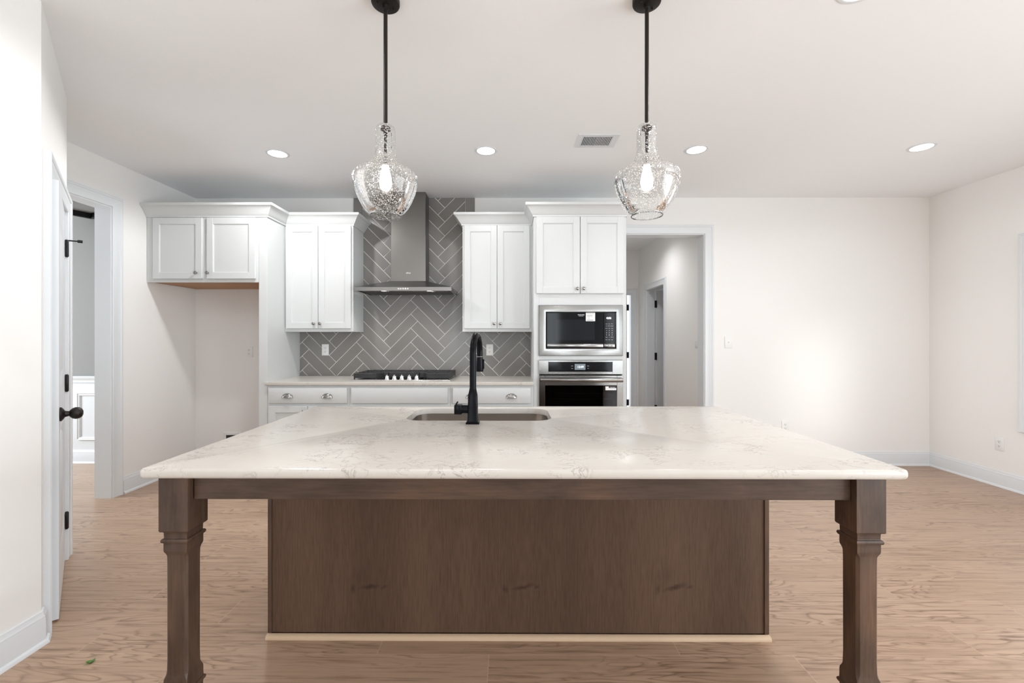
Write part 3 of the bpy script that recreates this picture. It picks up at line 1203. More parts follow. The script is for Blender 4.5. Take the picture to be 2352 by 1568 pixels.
# ------------------------------------------------------------------ range hood
YS = YB - 0.0105
hd = thing('range_hood', 'stainless chimney range hood on the gray tile over the cooktop', 'range hood', (-0.987, YB, 1.737))
mb = MB()
mb.box(-1.166, -0.827, 4.287, YS, 2.306, CEIL - 0.002, 0.001, 1)
mb.build('upper_chimney', M_HOOD, hd)
mb = MB()
mb.box(-1.168, -0.825, 4.285, YS, 1.862, 2.308, 0.001, 1)
ch = mb.build('chimney', M_HOOD, hd)
mb = MB()
text(mb, 'elica', 0.026, lambda x, y, z: (-0.996 + x, 4.2847 - z, 1.944 + y), 0.001, bold=0.0006)
mb.build('emblem', M_CHROME, hd, label='small bright maker emblem')
mb = MB()
HX0_, HX1_, HYF = -1.437, -0.537, 4.035
# sloped canopy, rim to chimney
rim = [(HX0_, HYF, 1.777), (HX1_, HYF, 1.777), (HX1_, YS, 1.777), (HX0_, YS, 1.777)]
top = [(-1.170, 4.283, 1.864), (-0.823, 4.283, 1.864), (-0.823, YS, 1.864), (-1.170, YS, 1.864)]
mb.rings([rim, top])
mb.build('canopy', M_HOOD, hd, angle=20)
mb = MB()
t_ = 0.02
mb.box(HX0_, HX1_, HYF, HYF + t_, 1.741, 1.7772, 0.001, 1)
mb.box(HX0_, HX0_ + t_, HYF + t_, YS, 1.741, 1.7772)
mb.box(HX1_ - t_, HX1_, HYF + t_, YS, 1.741, 1.7772)
mb.box(HX0_ + t_, HX1_ - t_, YS - t_, YS, 1.741, 1.7772)
mb.build('rim', M_STEEL, hd)
mb = MB()
mb.box(HX0_ + t_, HX1_ - t_, HYF + t_, YS - t_, 1.750, 1.758)
mb.build('underside', M_HOOD, hd)
for k in range(3):
    mb = MB()
    xa = -1.40 + k * 0.277
    mb.box(xa, xa + 0.272, HYF + 0.085, YS - 0.035, 1.7455, 1.7495, 0.001, 1)
    for j in range(13):
        mb.box(xa + 0.012 + j * 0.0195, xa + 0.022 + j * 0.0195, HYF + 0.10, YS - 0.05, 1.7425, 1.7457)
    mb.box(xa + 0.11, xa + 0.16, HYF + 0.088, HYF + 0.096, 1.7395, 1.7455)
    mb.build('filter', M_HOOD, hd)
for xx in (-1.185, -0.755):
    mb = MB()
    mb.lathe([(0.030, 0.0), (0.030, -0.004), (0.026, -0.005)], (xx, HYF + 0.053, 1.7505), n=24)
    mb.build('lamp', M_HOODLED, hd)
    l = bpy.data.lights.new('hood_lamp', 'SPOT')
    l.energy = PW['hood']
    l.color = (1.0, 0.96, 0.9)
    l.spot_size = radians(130)
    l.spot_blend = 0.6
    l.shadow_soft_size = 0.025
    lo = bpy.data.objects.new('hood_lamp', l)
    COL.objects.link(lo)
    lo.parent = hd
    lo.location = Vector((xx, HYF + 0.053, 1.742)) - OFF[hd.name]
for k in range(5):
    mb = MB()
    mb.lathe([(0.0085, 0.0), (0.0085, -0.003), (0.006, -0.004)], (-0.987 + (k - 2) * 0.0215, HYF + 0.0005, 1.7605), 'y', 16)
    mb.build('button', M_CHROME, hd)

# ------------------------------------------------------------------ cooktop
CX = -0.984
ck = thing('cooktop', 'stainless gas cooktop with black iron grates on the back counter', 'cooktop', (CX, 4.18, 0.914))
mb = MB()
mb.box(CX - 0.451, CX + 0.451, 3.920, 4.440, 0.9145, 0.9235, 0.003, 2)
mb.box(CX - 0.436, CX + 0.436, 3.935, 4.425, 0.922, 0.926, 0.0015, 1)
mb.build('tray', M_CHROME, ck)


def grate(poly, bars):
    mb = MB()
    cxm = sum(p[0] for p in poly) / len(poly)
    prof = [(0.0, 0.937), (0.0, 0.978), (0.003, 0.981), (0.014, 0.981), (0.016, 0.978), (0.016, 0.937)]
    # right-hand normal must point inwards: go clockwise
    sweep(mb, poly[::-1], prof, closed=True)
    xs0 = min(p[0] for p in poly)
    xs1 = max(p[0] for p in poly)
    for x0, x1, y0, y1 in bars:
        mb.box(x0, x1, y0, y1, 0.964, 0.981, 0.002, 1)
    for p in poly[:2] + poly[-2:]:
        mb.box(p[0] - 0.008 if p[0] > cxm else p[0], p[0] if p[0] > cxm else p[0] + 0.008, p[1] if p[1] < 4.2 else p[1] - 0.012,
               p[1] + 0.012 if p[1] < 4.2 else p[1], 0.9262, 0.94)
    return mb.build('grate', M_IRON, ck)


def mirror(poly):
    return [(2 * CX - x, y) for x, y in poly][::-1]


LG = [(-1.422, 3.970), (-1.214, 3.970), (-1.170, 4.060), (-1.130, 4.060), (-1.130, 4.410), (-1.422, 4.410)]
lb = []
for yy in (4.085, 4.19, 4.30):
    lb.append((-1.41, -1.14, yy - 0.006, yy + 0.006))
for xx in (-1.36, -1.275, -1.19):
    lb.append((xx - 0.006, xx + 0.006, 3.98 if xx < -1.2 else 4.07, 4.40))
grate(LG, lb)
MG = [(-1.123, 4.060), (-0.845, 4.060), (-0.845, 4.410), (-1.123, 4.410)]
mbars = [(-1.11, -0.858, yy - 0.006, yy + 0.006) for yy in (4.15, 4.235, 4.32)] + [(xx - 0.006, xx + 0.006, 4.07, 4.40) for xx in (-1.06, CX, -0.908)]
grate(MG, mbars)
RGm = mirror(LG)
RGm = RGm[-1:] + RGm[:-1]
grate(RGm, [(2 * CX - b, 2 * CX - a, c, d) for a, b, c, d in lb])
for bx, by, br in ((-1.275, 4.085, 0.036), (-1.275, 4.30, 0.045), (CX, 4.235, 0.055), (2 * CX + 1.275, 4.085, 0.036), (2 * CX + 1.275, 4.30, 0.045)):
    mb = MB()
    mb.lathe([(br * 1.25, 0.9262), (br * 1.2, 0.932), (br, 0.934), (br, 0.943), (br * 0.9, 0.946)], (bx, by, 0), n=28)
    mb.build('burner', M_IRON, ck)
for kx_ in (-1.122, -1.054, -0.986, -0.917, -0.849):
    mb = MB()
    mb.lathe([(0.024, 0.9262), (0.024, 0.930), (0.019, 0.932), (0.0185, 0.953), (0.016, 0.957)], (kx_, 3.992, 0), n=24)
    mb.box(kx_ - 0.005, kx_ + 0.005, 3.975, 4.010, 0.956, 0.967, 0.002, 1)
    mb.build('knob', M_CHROME, ck)

# ------------------------------------------------------------------ microwave
YF = YT - 0.001
mw = thing('microwave', 'built-in stainless microwave with black glass door in the oven cabinet', 'microwave', (0.632, YB, 1.146))
mb = MB()
X0, X1, Z0, Z1 = 0.260, 1.005, 1.146, 1.595
IX0, IX1, IZ0, IZ1 = 0.3256, 0.9422, 1.211, 1.532
prof = [(0.0, -0.004), (0.0, 0.010), (0.005, 0.018), (0.040, 0.021), (0.060, 0.019), (0.063, 0.014), (0.063, -0.004)]
# bevelled trim kit: four sides swept around the door
mb.rings([[(x, YF - v, z) for x, z in ((X0 + u * (IX0 - X0) / 0.063, Z0 + u * (IZ0 - Z0) / 0.063), (X1 - u * (X1 - IX1) / 0.063, Z0 + u * (IZ0 - Z0) / 0.063),
          (X1 - u * (X1 - IX1) / 0.063, Z1 - u * (Z1 - IZ1) / 0.063), (X0 + u * (IX0 - X0) / 0.063, Z1 - u * (Z1 - IZ1) / 0.063))] for u, v in prof],
         True, False, False, True)
mb.build('trim_frame', M_STEEL, mw, angle=25)
mb = MB()
mb.box(IX0 - 0.01, IX1 + 0.01, YF + 0.002, YF + 0.40, IZ0 - 0.01, IZ1 + 0.01)
mb.build('body', M_SLOT, mw)
DXR = 0.834
mb = MB()
mb.box(IX0 + 0.006, DXR - 0.002, YF - 0.012, YF + 0.0015, IZ0 + 0.006, IZ1 - 0.006, 0.0015, 1)
dm = mb.build('door', M_BGLASS, mw)
mb = MB()
mb.box(0.410, 0.755, YF - 0.0126, YF - 0.0119, 1.284, 1.466)
mb.build('window_mesh', M_BGLASS2, dm)
mb = MB()
mb.box(IX0 + 0.008, DXR - 0.004, YF - 0.020, YF - 0.0122, 1.221, 1.250, 0.0025, 2)
mb.build('handle_bar', M_STEEL, dm)
tt = lambda cx, cz: (lambda x, y, z: (cx + x, YF - 0.0124 - z, cz + y))
mb = MB()
text(mb, 'FRIGIDAIRE', 0.0115, tt(0.635, 1.508), bold=0.0002)
text(mb, 'PROFESSIONAL', 0.0062, tt(0.635, 1.497))
mb.build('brand_mark', M_PRINT, dm)
mb = MB()
mb.box(0.677, 0.759, YF - 0.0130, YF - 0.0121, 1.452, 1.527, mat=0)
for zz, xa, xb in ((1.519, 0.684, 0.751), (1.506, 0.686, 0.742), (1.499, 0.686, 0.735), (1.491, 0.690, 0.716), (1.489, 0.722, 0.734),
                   (1.477, 0.690, 0.713), (1.463, 0.686, 0.748), (1.459, 0.686, 0.74)):
    mb.box(xa, xb, YF - 0.0134, YF - 0.0129, zz - 0.0011, zz + 0.0011, mat=1)
mb.build('sticker', [M_PAPER, M_INK], dm, label='white paper sticker with fine print')
mb = MB()
mb.box(DXR + 0.001, IX1 - 0.006, YF - 0.012, YF + 0.0015, IZ0 + 0.006, IZ1 - 0.006, 0.0015, 1)
cp = mb.build('control_panel', M_BGLASS, mw)
mb = MB()
mb.box(DXR + 0.003, IX1 - 0.010, YF - 0.020, YF - 0.0122, 1.221, 1.250, 0.0025, 2)
mb.build('open_button', M_STEEL, cp)
mb = MB()
text(mb, '4:06', 0.026, tt(0.880, 1.479), mat=0, bold=0.0012)
mb.build('clock_digits', M_LED, cp)
mb = MB()
cols = (0.860, 0.884, 0.909)
for zz, row in ((1.428, ('Auto', 'Sensor', 'Melt')), (1.409, ('Pop', 'Defrost', 'Reheat')), (1.389, ('Power', 'Cook', 'Veg'))):
    for cx_, s in zip(cols, row):
        text(mb, s, 0.0075, tt(cx_, zz))
for zz, row in ((1.369, '123'), (1.349, '456'), (1.329, '789'), ):
    for cx_, s in zip(cols, row):
        text(mb, s, 0.011, tt(cx_, zz), bold=0.0003)
for zz, row in ((1.310, ('Stop', '0', 'START')), (1.288, ('Timer', 'Vent', 'Light')), (1.268, ('-', '', '+'))):
    for cx_, s in zip(cols, row):
        if s:
            text(mb, s, 0.0080, tt(cx_, zz))
mb.build('keypad_print', M_PRINT, cp)

# ------------------------------------------------------------------ wall oven
ov = thing('built_in_oven', 'built-in stainless wall oven below the microwave', 'oven', (0.632, YB, 0.385))
mb = MB()
OX0, OX1 = 0.262, 1.004
px0, px1, pz0, pz1 = 0.345, 0.913, 1.005, 1.091
zc0, zc1 = 0.982, 1.106
mb.box(OX0, px0, YF - 0.016, YF + 0.0005, zc0, zc1, 0.001, 1)
mb.box(px1, OX1, YF - 0.016, YF + 0.0005, zc0, zc1, 0.001, 1)
mb.box(px0, px1, YF - 0.016, YF + 0.0005, zc0, pz0, 0.001, 1)
mb.box(px0, px1, YF - 0.016, YF + 0.0005, pz1, zc1, 0.001, 1)
mb.build('control_fascia', M_STEEL, ov)
mb = MB()
mb.box(px0 + 0.0005, px1 - 0.0005, YF - 0.0145, YF + 0.0005, pz0 + 0.0005, pz1 - 0.0005)
cpo = mb.build('control_glass', M_BGLASS, ov)
mb = MB()
mb.box(0.578, 0.673, YF - 0.0152, YF - 0.0144, 1.022, 1.074)
sc_ = mb.build('display', M_SCREEN, cpo)
to = lambda cx, cz: (lambda x, y, z: (cx + x, YF - 0.0154 - z, cz + y))
mb = MB()
text(mb, '12:09', 0.026, to(0.629, 1.047), bold=0.0008)
mb.build('clock_digits', M_LED, cpo)
for cx_, rows in ((0.556, ((1.056, 'Bake'), (1.034, 'Broil'))), (0.696, ((1.056, 'Clean'), (1.034, 'Off')))):
    mb = MB()
    for zz, s in rows:
        text(mb, s, 0.008, to(cx_, zz))
    mb.build('panel_print', M_PRINT, cpo)
# door: frame around a real glass pane, cavity and racks behind
wz1, wz0 = 0.884, 0.480
wx0, wx1 = 0.315, 0.951
dz1, dz0 = 0.972, 0.400
mb = MB()
mb.box(OX0, wx0, YF - 0.022, YF + 0.0005, dz0, dz1, 0.0015, 1)
mb.box(wx1, OX1, YF - 0.022, YF + 0.0005, dz0, dz1, 0.0015, 1)
mb.box(wx0, wx1, YF - 0.022, YF + 0.0005, wz1, dz1, 0.0015, 1)
mb.box(wx0, wx1, YF - 0.022, YF + 0.0005, dz0, wz0, 0.0015, 1)
od = mb.build('door', M_STEEL, ov)
mb = MB()
mb.box(wx0, wx1, YF - 0.018, YF - 0.014, wz0, wz1)
mb.build('glass', M_OVENGLASS, od)
mb = MB()
m_ = 0.034
mb.box(wx0, wx0 + m_, YF - 0.0138, YF - 0.012, wz0, wz1)
mb.box(wx1 - m_, wx1, YF - 0.0138, YF - 0.012, wz0, wz1)
mb.box(wx0 + m_, wx1 - m_, YF - 0.0138, YF - 0.012, wz1 - m_, wz1)
mb.box(wx0 + m_, wx1 - m_, YF - 0.0138, YF - 0.012, wz0, wz0 + m_)
mb.build('black_border', M_BGLASS, od)
mb = MB()
n = 17
hp = [(0.272 + (0.996 - 0.272) * i / (n - 1), YF - 0.050 - 0.018 * sin(pi * i / (n - 1)), 0.934) for i in range(n)]
rings = []
for (x, y, z) in hp:
    rings.append([(x, y + 0.012 * cos(2 * pi * k / 20), z + 0.019 * sin(2 * pi * k / 20)) for k in range(20)])
mb.rings(rings)
for xx in (0.285, 0.983):
    mb.box(xx - 0.012, xx + 0.012, YF - 0.052, YF - 0.020, 0.924, 0.944, 0.003, 1)
mb.build('handle', M_STEEL, od)
mb = MB()
mb.box(0.849, 0.878, YF - 0.0190, YF - 0.0181, 0.842, 0.876, mat=0)
mb.box(0.878, 0.945, YF - 0.0190, YF - 0.0181, 0.842, 0.861, mat=0)
mb.box(0.878, 0.945, YF - 0.0190, YF - 0.0181, 0.861, 0.876, mat=1)
mb.box(0.882, 0.94, YF - 0.0194, YF - 0.0189, 0.8505, 0.854, mat=2)
text(mb, 'Scan me', 0.012, lambda x, y, z: (0.911 + x, YF - 0.0192 - z, 0.8685 + y), mat=0)
mb.build('sticker', [M_PAPER, M_INK, M_PRINT], od, label='small black and white corner sticker')
mb = MB()
cy1 = YB - 0.03
cxa, cxb, cza, czb = 0.33, 0.936, 0.44, 0.93
mb.faces([(cxa, YF, cza), (cxb, YF, cza), (cxb, cy1, cza), (cxa, cy1, cza), (cxa, YF, czb), (cxb, YF, czb), (cxb, cy1, czb), (cxa, cy1, czb)],
         [(0, 1, 2, 3), (4, 5, 6, 7), (3, 2, 6, 7), (0, 3, 7, 4), (1, 2, 6, 5)])
mb.build('cavity', M_CAVITY, ov)
for zz in (0.808, 0.756, 0.60):
    mb = MB()
    mb.tube([(cxa + 0.004, YF + 0.03, zz), (cxb - 0.004, YF + 0.03, zz)], 0.0032, 8)
    mb.tube([(cxa + 0.004, YF + 0.40, zz), (cxb - 0.004, YF + 0.40, zz)], 0.0032, 8)
    for k in range(14):
        xx = cxa + 0.02 + k * 0.0435
        mb.tube([(xx, YF + 0.03, zz + 0.003), (xx, YF + 0.40, zz + 0.003)], 0.002, 6)
    mb.build('rack', M_CHROME, ov)

# ------------------------------------------------------------------ kitchen island
IXL, IXR, IYN, IYF = -1.112, 1.190, 1.297, 2.503
il = thing('kitchen_island', 'dark brown wood island base with turned square legs', 'island', (0.04, 1.9, 0))
mb = MB()
mb.box(-1.044, 1.116, 1.900, 1.918, 0.019, 0.8835)
mb.build('back_panel', M_PANEL, il)
for xa, xb in ((-1.0545, -1.039), (1.108, 1.127)):
    mb = MB()
    mb.box(xa, xb, 1.894, 1.9005, 0.019, 0.8835, 0.001, 1)
    mb.build('corner_strip', M_DW_V, il)
for xa, xb in ((-1.054, -1.0445), (1.1165, 1.1265)):
    mb = MB()
    mb.box(xa, xb, 1.901, 2.470, 0.0, 0.8835)
    mb.build('side_panel', M_DW_V, il)
mb = MB()
mb.box(-1.044, 1.116, 2.452, 2.470, 0.0, 0.8835)
mb.build('front_frame', M_DW_V, il)
mb = MB()
SH = [(0.0, 0.0), (0.019, 0.0), (0.019, 0.006), (0.016, 0.013), (0.009, 0.018), (0.0, 0.0188)]
sweep(mb, [(-1.055, 1.8935), (1.1275, 1.8935)], SH)
mb.build('shoe_molding', M_RAWPLY, il, label='unfinished pale shoe molding at the floor')
mb = MB()
mb.box(-0.990, 1.063, 1.362, 1.382, 0.800, 0.8835, 0.001, 1)
mb.build('apron', M_DW_H, il)
for xx in (-1.06, 1.112):
    mb = MB()
    mb.box(xx - 0.010, xx + 0.010, 1.4315, 1.8935, 0.800, 0.8835, 0.001, 1)
    mb.build('side_apron', M_DW_H, il)


def sq(cx, cy, h, z, ch=0.0):
    c = ch
    return [(cx - h + c, cy - h, z), (cx + h - c, cy - h, z), (cx + h, cy - h + c, z), (cx + h, cy + h - c, z),
            (cx + h - c, cy + h, z), (cx - h + c, cy + h, z), (cx - h, cy + h - c, z), (cx - h, cy - h + c, z)]


def leg(cx):
    cy = 1.3853
    e = 0.0006
    mb = MB()
    H = 0.0453
    N = 0.0368
    R = [(H, 0.8835, e), (H, 0.708, e), (H - 0.002, 0.7045, e), (H - 0.007, 0.7035, e), (H - 0.009, 0.699, e), (N - 0.0005, 0.692, e), (N - 0.001, 0.684, e), (N, 0.682, e),
         (N + 0.0035, 0.681, e), (N + 0.0055, 0.677, e), (N + 0.0055, 0.673, e), (N + 0.0035, 0.669, e), (N + 0.0005, 0.668, e), (N, 0.665, e),
         (N, 0.655, e), (N, 0.645, e), (N - 0.0005, 0.640, 0.001), (N - 0.0025, 0.632, 0.005), (N - 0.003, 0.625, 0.0075), (N - 0.0033, 0.60, 0.008), (N - 0.0036, 0.30, 0.008),
         (N - 0.003, 0.262, 0.0075), (N - 0.0025, 0.252, 0.005), (N - 0.0005, 0.242, 0.001), (N, 0.235, e), (N, 0.219, e), (N + 0.0005, 0.206, e), (N + 0.0035, 0.204, e),
         (N + 0.0055, 0.200, e), (N + 0.0055, 0.196, e), (N + 0.0035, 0.192, e), (N, 0.190, e), (N - 0.0005, 0.182, e), (H - 0.009, 0.175, e), (H - 0.007, 0.170, e), (H, 0.168, e),
         (H, 0.0005, e)]
    mb.rings([sq(cx, cy, h, z, c) for h, z, c in R])
    return mb.build('leg', M_DW_V, il, angle=28)


leg(-1.0395)
leg(1.1100)

# island worktop with sink cut-out
SX0, SX1, SY0, SY1 = -0.505, 0.205, 2.062, 2.425
mb = MB()


def add_slab(mb):
    b = bmesh.new()
    rings = []
    for ins, z in ((0.012, 0.914), (0.005, 0.9125), (0.0015, 0.909), (0.0, 0.904), (0.0, 0.893), (0.003, 0.887), (0.007, 0.884)):
        rr = 0.0135
        rings.append([b.verts.new((x, y, z)) for x, y in rrect(IXL + ins, IXR - ins, IYN + ins, IYF - ins, rr - ins, 5)])
    hole = []
    for ins, z in ((0.003, 0.914), (0.0005, 0.9125), (0.0, 0.910), (0.0, 0.884)):
        hole.append([b.verts.new((x, y, z)) for x, y in rrect(SX0 - ins, SX1 + ins, SY0 - ins, SY1 + ins, 0.085 + ins, 8)])
    for S in (rings, hole):
        for A, B in zip(S[:-1], S[1:]):
            n = len(A)
            for j in range(n):
                k = (j + 1) % n
                b.faces.new((A[j], A[k], B[k], B[j]))
    for idx in (0, -1):
        ed = []
        for ring in (rings[idx], hole[idx]):
            n = len(ring)
            for j in range(n):
                ed.append(b.edges.get((ring[j], ring[(j + 1) % n])))
        bmesh.ops.triangle_fill(b, edges=ed, use_beauty=True)
    bmesh.ops.recalc_face_normals(b, faces=list(b.faces))
    mb.add(b)


add_slab(mb)
o = mb.build('island_worktop', M_QUARTZ)
o['label'] = 'large pale veined quartz worktop on the dark island'
o['category'] = 'worktop'

sk = thing('sink', 'stainless undermount sink set in the island worktop', 'sink', (-0.15, 2.243, 0.66))
mb = MB()
R = []
for ins, z, rr in ((-0.02, 0.8835, 0.10), (0.004, 0.8835, 0.082), (0.004, 0.880, 0.082), (0.006, 0.70, 0.08), (0.014, 0.676, 0.075), (0.035, 0.668, 0.06)):
    R.append([(x, y, z) for x, y in rrect(SX0 + ins, SX1 - ins, SY0 + ins, SY1 - ins, rr, 8)])
mb.rings(R, cap0=False, cap1=True)
R = []
for ins, z, rr in ((-0.02, 0.8825, 0.10), (0.001, 0.8825, 0.084), (0.003, 0.70, 0.08), (0.010, 0.672, 0.075), (0.035, 0.665, 0.06)):
    R.append([(x, y, z) for x, y in rrect(SX0 + ins, SX1 - ins, SY0 + ins, SY1 - ins, rr, 8)])
mb.rings(R, cap0=False, cap1=True)
mb.build('basin', M_SINK, sk, angle=50)
mb = MB()
mb.lathe([(0.055, 0.6685), (0.05, 0.671), (0.04, 0.6695), (0.0, 0.6695)][:3], (-0.15, 2.30, 0), n=28)
mb.build('drain', M_CHROME, sk)

# faucet
FX, FY = -0.1676, 2.000
fc = thing('faucet', 'black gooseneck pull-down faucet standing at the island sink', 'faucet', (FX, FY, 0.914))
mb = MB()


def rsq(cx, cy, h, z, r):
    return [(x, y, z) for x, y in rrect(cx - h, cx + h, cy - h, cy + h, min(r, h * 0.999), 5)]


R = [(0.0305, 0.9142, 0.003), (0.0305, 0.920, 0.003), (0.0285, 0.923, 0.004), (0.0245, 0.924, 0.004), (0.0235, 0.93, 0.006), (0.0225, 0.99, 0.007), (0.0210, 1.045, 0.010),
     (0.0175, 1.062, 0.014), (0.0160, 1.072, 0.0159), (0.0157, 1.076, 0.0156)]
mb.rings([rsq(FX, FY, h, z, r) for h, z, r in R])
mb.build('body', M_MATTE, fc)
mb = MB()
dirx, diry = 0.020, 0.170
rad = sqrt(dirx ** 2 + diry ** 2) / 2
ux, uy = dirx / (2 * rad), diry / (2 * rad)
ztop = 1.318 - rad * 1.0
pts = [(FX, FY, 1.074), (FX, FY, 1.12), (FX, FY, ztop - 0.04)]
for i in range(0, 19):
    a = pi - pi * i / 18
    pts.append((FX + ux * rad * (1 + cos(a)), FY + uy * rad * (1 + cos(a)), ztop + rad * sin(a)))
pts.append((FX + dirx, FY + diry, 1.214))
mb.tube(pts, 0.0152, 20)
mb.build('spout', M_MATTE, fc, angle=60)
mb = MB()
hx_, hy_ = FX + dirx, FY + diry
mb.lathe([(0.0158, 1.2138), (0.0165, 1.2115), (0.0158, 1.2100)], (hx_, hy_, 0), n=24)
mb.build('collar', M_NICKEL, fc)
mb = MB()
mb.lathe([(0.0150, 1.2100), (0.0165, 1.208), (0.0178, 1.185), (0.0185, 1.145), (0.0175, 1.138), (0.013, 1.137)], (hx_, hy_, 0), n=24)
mb.box(hx_ + 0.014, hx_ + 0.0225, hy_ - 0.009, hy_ + 0.009, 1.150, 1.200, 0.003, 2)
mb.build('spray_head', M_MATTE, fc)
mb = MB()
mb.tube([(FX - 0.018, FY, 0.978), (FX - 0.052, FY, 0.978)], 0.0195, 24)
mb.box(FX - 0.084, FX - 0.050, FY - 0.021, FY + 0.021, 0.957, 0.999, 0.002, 2)
mb.box(FX - 0.0785, FX - 0.0735, FY - 0.007, FY + 0.007, 0.998, 1.004)
mb.tube([(FX - 0.078, FY, 1.000), (FX - 0.069, FY, 1.013)], 0.003, 10)
mb.build('lever', M_MATTE, fc)

# ------------------------------------------------------------------ pendant lights
PY = 1.85


def pendant(x, label):
    r = thing('pendant_light', label, 'pendant light', (x, PY, CEIL), group='clear glass pendant lights over the island')
    mb = MB()
    mb.lathe([(0.059, -0.0005), (0.059, -0.016), (0.057, -0.020), (0.050, -0.0235), (0.013, -0.0245), (0.012, -0.040), (0.0095, -0.042)], n=40)
    for a in (0.6, 0.6 + pi):
        mb.lathe([(0.0035, -0.022), (0.0035, -0.030), (0.002, -0.032)], (0.036 * cos(a), 0.036 * sin(a), 0), n=10)
    mb.build('canopy', M_BRONZE, r, local=True)
    mb = MB()
    mb.lathe([(0.0085, -0.040), (0.0085, -0.532)], n=16)
    mb.build('rod', M_BRONZE, r, local=True)
    zt = -0.532
    mb = MB()
    mb.lathe([(0.010, zt + 0.004), (0.012, zt), (0.029, zt - 0.004), (0.0305, zt - 0.012), (0.027, zt - 0.018), (0.018, zt - 0.022), (0.0085, zt - 0.030), (0.0085, zt - 0.045),
              (0.0065, zt - 0.048), (0.0065, zt - 0.130), (0.0195, zt - 0.132), (0.0205, zt - 0.140), (0.0205, zt - 0.170), (0.017, zt - 0.172)], n=24)
    mb.build('socket', M_BRONZE, r, local=True)
    mb = MB()
    zb = zt - 0.170
    mb.lathe([(0.013, zb), (0.014, zb - 0.012), (0.018, zb - 0.03), (0.024, zb - 0.055), (0.026, zb - 0.075), (0.023, zb - 0.095), (0.013, zb - 0.108), (0.003, zb - 0.112)], n=24)
    mb.build('bulb', M_BULB, r, local=True)
    g = MB()
    Z = CEIL
    outer = [(0.028, 2.206), (0.034, 2.2045), (0.0385, 2.199), (0.0405, 2.185), (0.041, 2.14), (0.0418, 2.105), (0.045, 2.078), (0.053, 2.056), (0.068, 2.040), (0.090, 2.027), (0.112, 2.015),
             (0.127, 2.002), (0.1345, 1.988), (0.1355, 1.972), (0.132, 1.95), (0.124, 1.922), (0.112, 1.892), (0.097, 1.864), (0.082, 1.844), (0.070, 1.834), (0.0635, 1.830),
             (0.0625, 1.826), (0.0635, 1.822)]
    g.lathe([(a, b - Z) for a, b in outer], n=64, cap0=False, cap1=False)
    pts = [(0.0635 * cos(2 * pi * k / 48), 0.0635 * sin(2 * pi * k / 48), 1.823 - Z) for k in range(49)]
    g.tube(pts, 0.0025, 8, cap=False)
    g.build('glass_shade', M_SEED, r, local=True, angle=70)
    l = bpy.data.lights.new('pendant_bulb', 'POINT')
    l.energy = PW['pendant']
    l.color = (1.0, 0.87, 0.72)
    l.shadow_soft_size = 0.03
    lo = bpy.data.objects.new('pendant_bulb', l)
    COL.objects.link(lo)
    lo.parent = r
    lo.location = (0, 0, zb - 0.06)
    return r


p1 = pendant(-0.527, 'clear seeded glass pendant light in front of the range hood, left')
repeat(p1, (0.583, PY, CEIL), 'clear seeded glass pendant light in front of the oven tower, right')


# ------------------------------------------------------------------ recessed lights
def can(x, y, label, power):
    r = thing('recessed_light', label, 'recessed light', (x, y, CEIL), group='recessed ceiling lights')
    mb = MB()
    mb.lathe([(0.086, -0.0003), (0.085, -0.003), (0.074, -0.0055), (0.068, -0.0040), (0.067, -0.0003)], n=40, cap0=False, cap1=False)
    mb.build('trim_ring', M_TRIM, r, local=True)
    mb = MB()
    mb.lathe([(0.067, -0.0005), (0.067, -0.0030), (0.058, -0.0042)], n=40)
    mb.build('lens', M_LAMP, r, local=True)
    l = bpy.data.lights.new('downlight', 'SPOT')
    l.energy = power
    l.color = (0.98, 0.985, 1.0)
    l.spot_size = radians(166)
    l.spot_blend = 0.3
    l.shadow_soft_size = 0.055
    lo = bpy.data.objects.new('downlight', l)
    COL.objects.link(lo)
    lo.parent = r
    lo.location = (0, 0, -0.012)
    return r


for cx_, cy_, pw_, lab_ in (
        (-1.81, 3.39, 'can_a', 'glowing recessed ceiling light above the refrigerator alcove side'),
        (-0.18, 3.345, 'can_b', 'glowing recessed ceiling light between the two pendants'),
        (1.43, 3.335, 'can_c', 'glowing recessed ceiling light just right of the right pendant and vent'),
        (3.11, 3.30, 'can_d', 'glowing recessed ceiling light nearest the right wall'),
        (1.45, 1.795, 'near_a', 'recessed ceiling light cut off by the top edge of the photo'),
        (-1.12, 1.5, 'fill_near_b', 'added recessed fill light above the left end of the island, out of frame'),  # added to brighten the left walls
        (-0.6, 0.2, 'fill_near_c', 'added unseen recessed fill light above the camera, left one'),  # added for ambient fill, not a known fixture
        (2.6, 0.2, 'fill_near_d', 'added unseen recessed fill light above the camera, right one')):  # added for ambient fill on the right, not a known fixture
    can(cx_, cy_, lab_, PW[pw_])
kh = can(1.60, 5.70, 'recessed ceiling light in the hallway beyond the opening', PW['hall'])
for ch_ in kh.children:
    if ch_.type == 'LIGHT':
        ch_.data.spot_size = radians(150)
        ch_.data.spot_blend = 1.0

# ------------------------------------------------------------------ ceiling vent
vt = thing('ceiling_vent', 'white ceiling air register with slats over a dark plate beside the right pendant', 'vent', (0.638, 3.18, CEIL))
mb = MB()
vx0, vx1, vy0, vy1 = 0.492, 0.784, 3.075, 3.285
ix0, ix1, iy0, iy1 = 0.528, 0.742, 3.110, 3.252
mb.box(vx0, ix0, vy0, vy1, CEIL - 0.005, CEIL - 0.0004, 0.001, 1)
mb.box(ix1, vx1, vy0, vy1, CEIL - 0.005, CEIL - 0.0004, 0.001, 1)
mb.box(ix0, ix1, vy0, iy0, CEIL - 0.005, CEIL - 0.0004, 0.001, 1)
mb.box(ix0, ix1, iy1, vy1, CEIL - 0.005, CEIL - 0.0004, 0.001, 1)
mb.build('frame', M_TRIM, vt)
mb = MB()
mb.box(ix0, ix1, iy0, iy1, CEIL - 0.0012, CEIL - 0.0004)  # flat dark plate, its colour standing in for shade between the slats
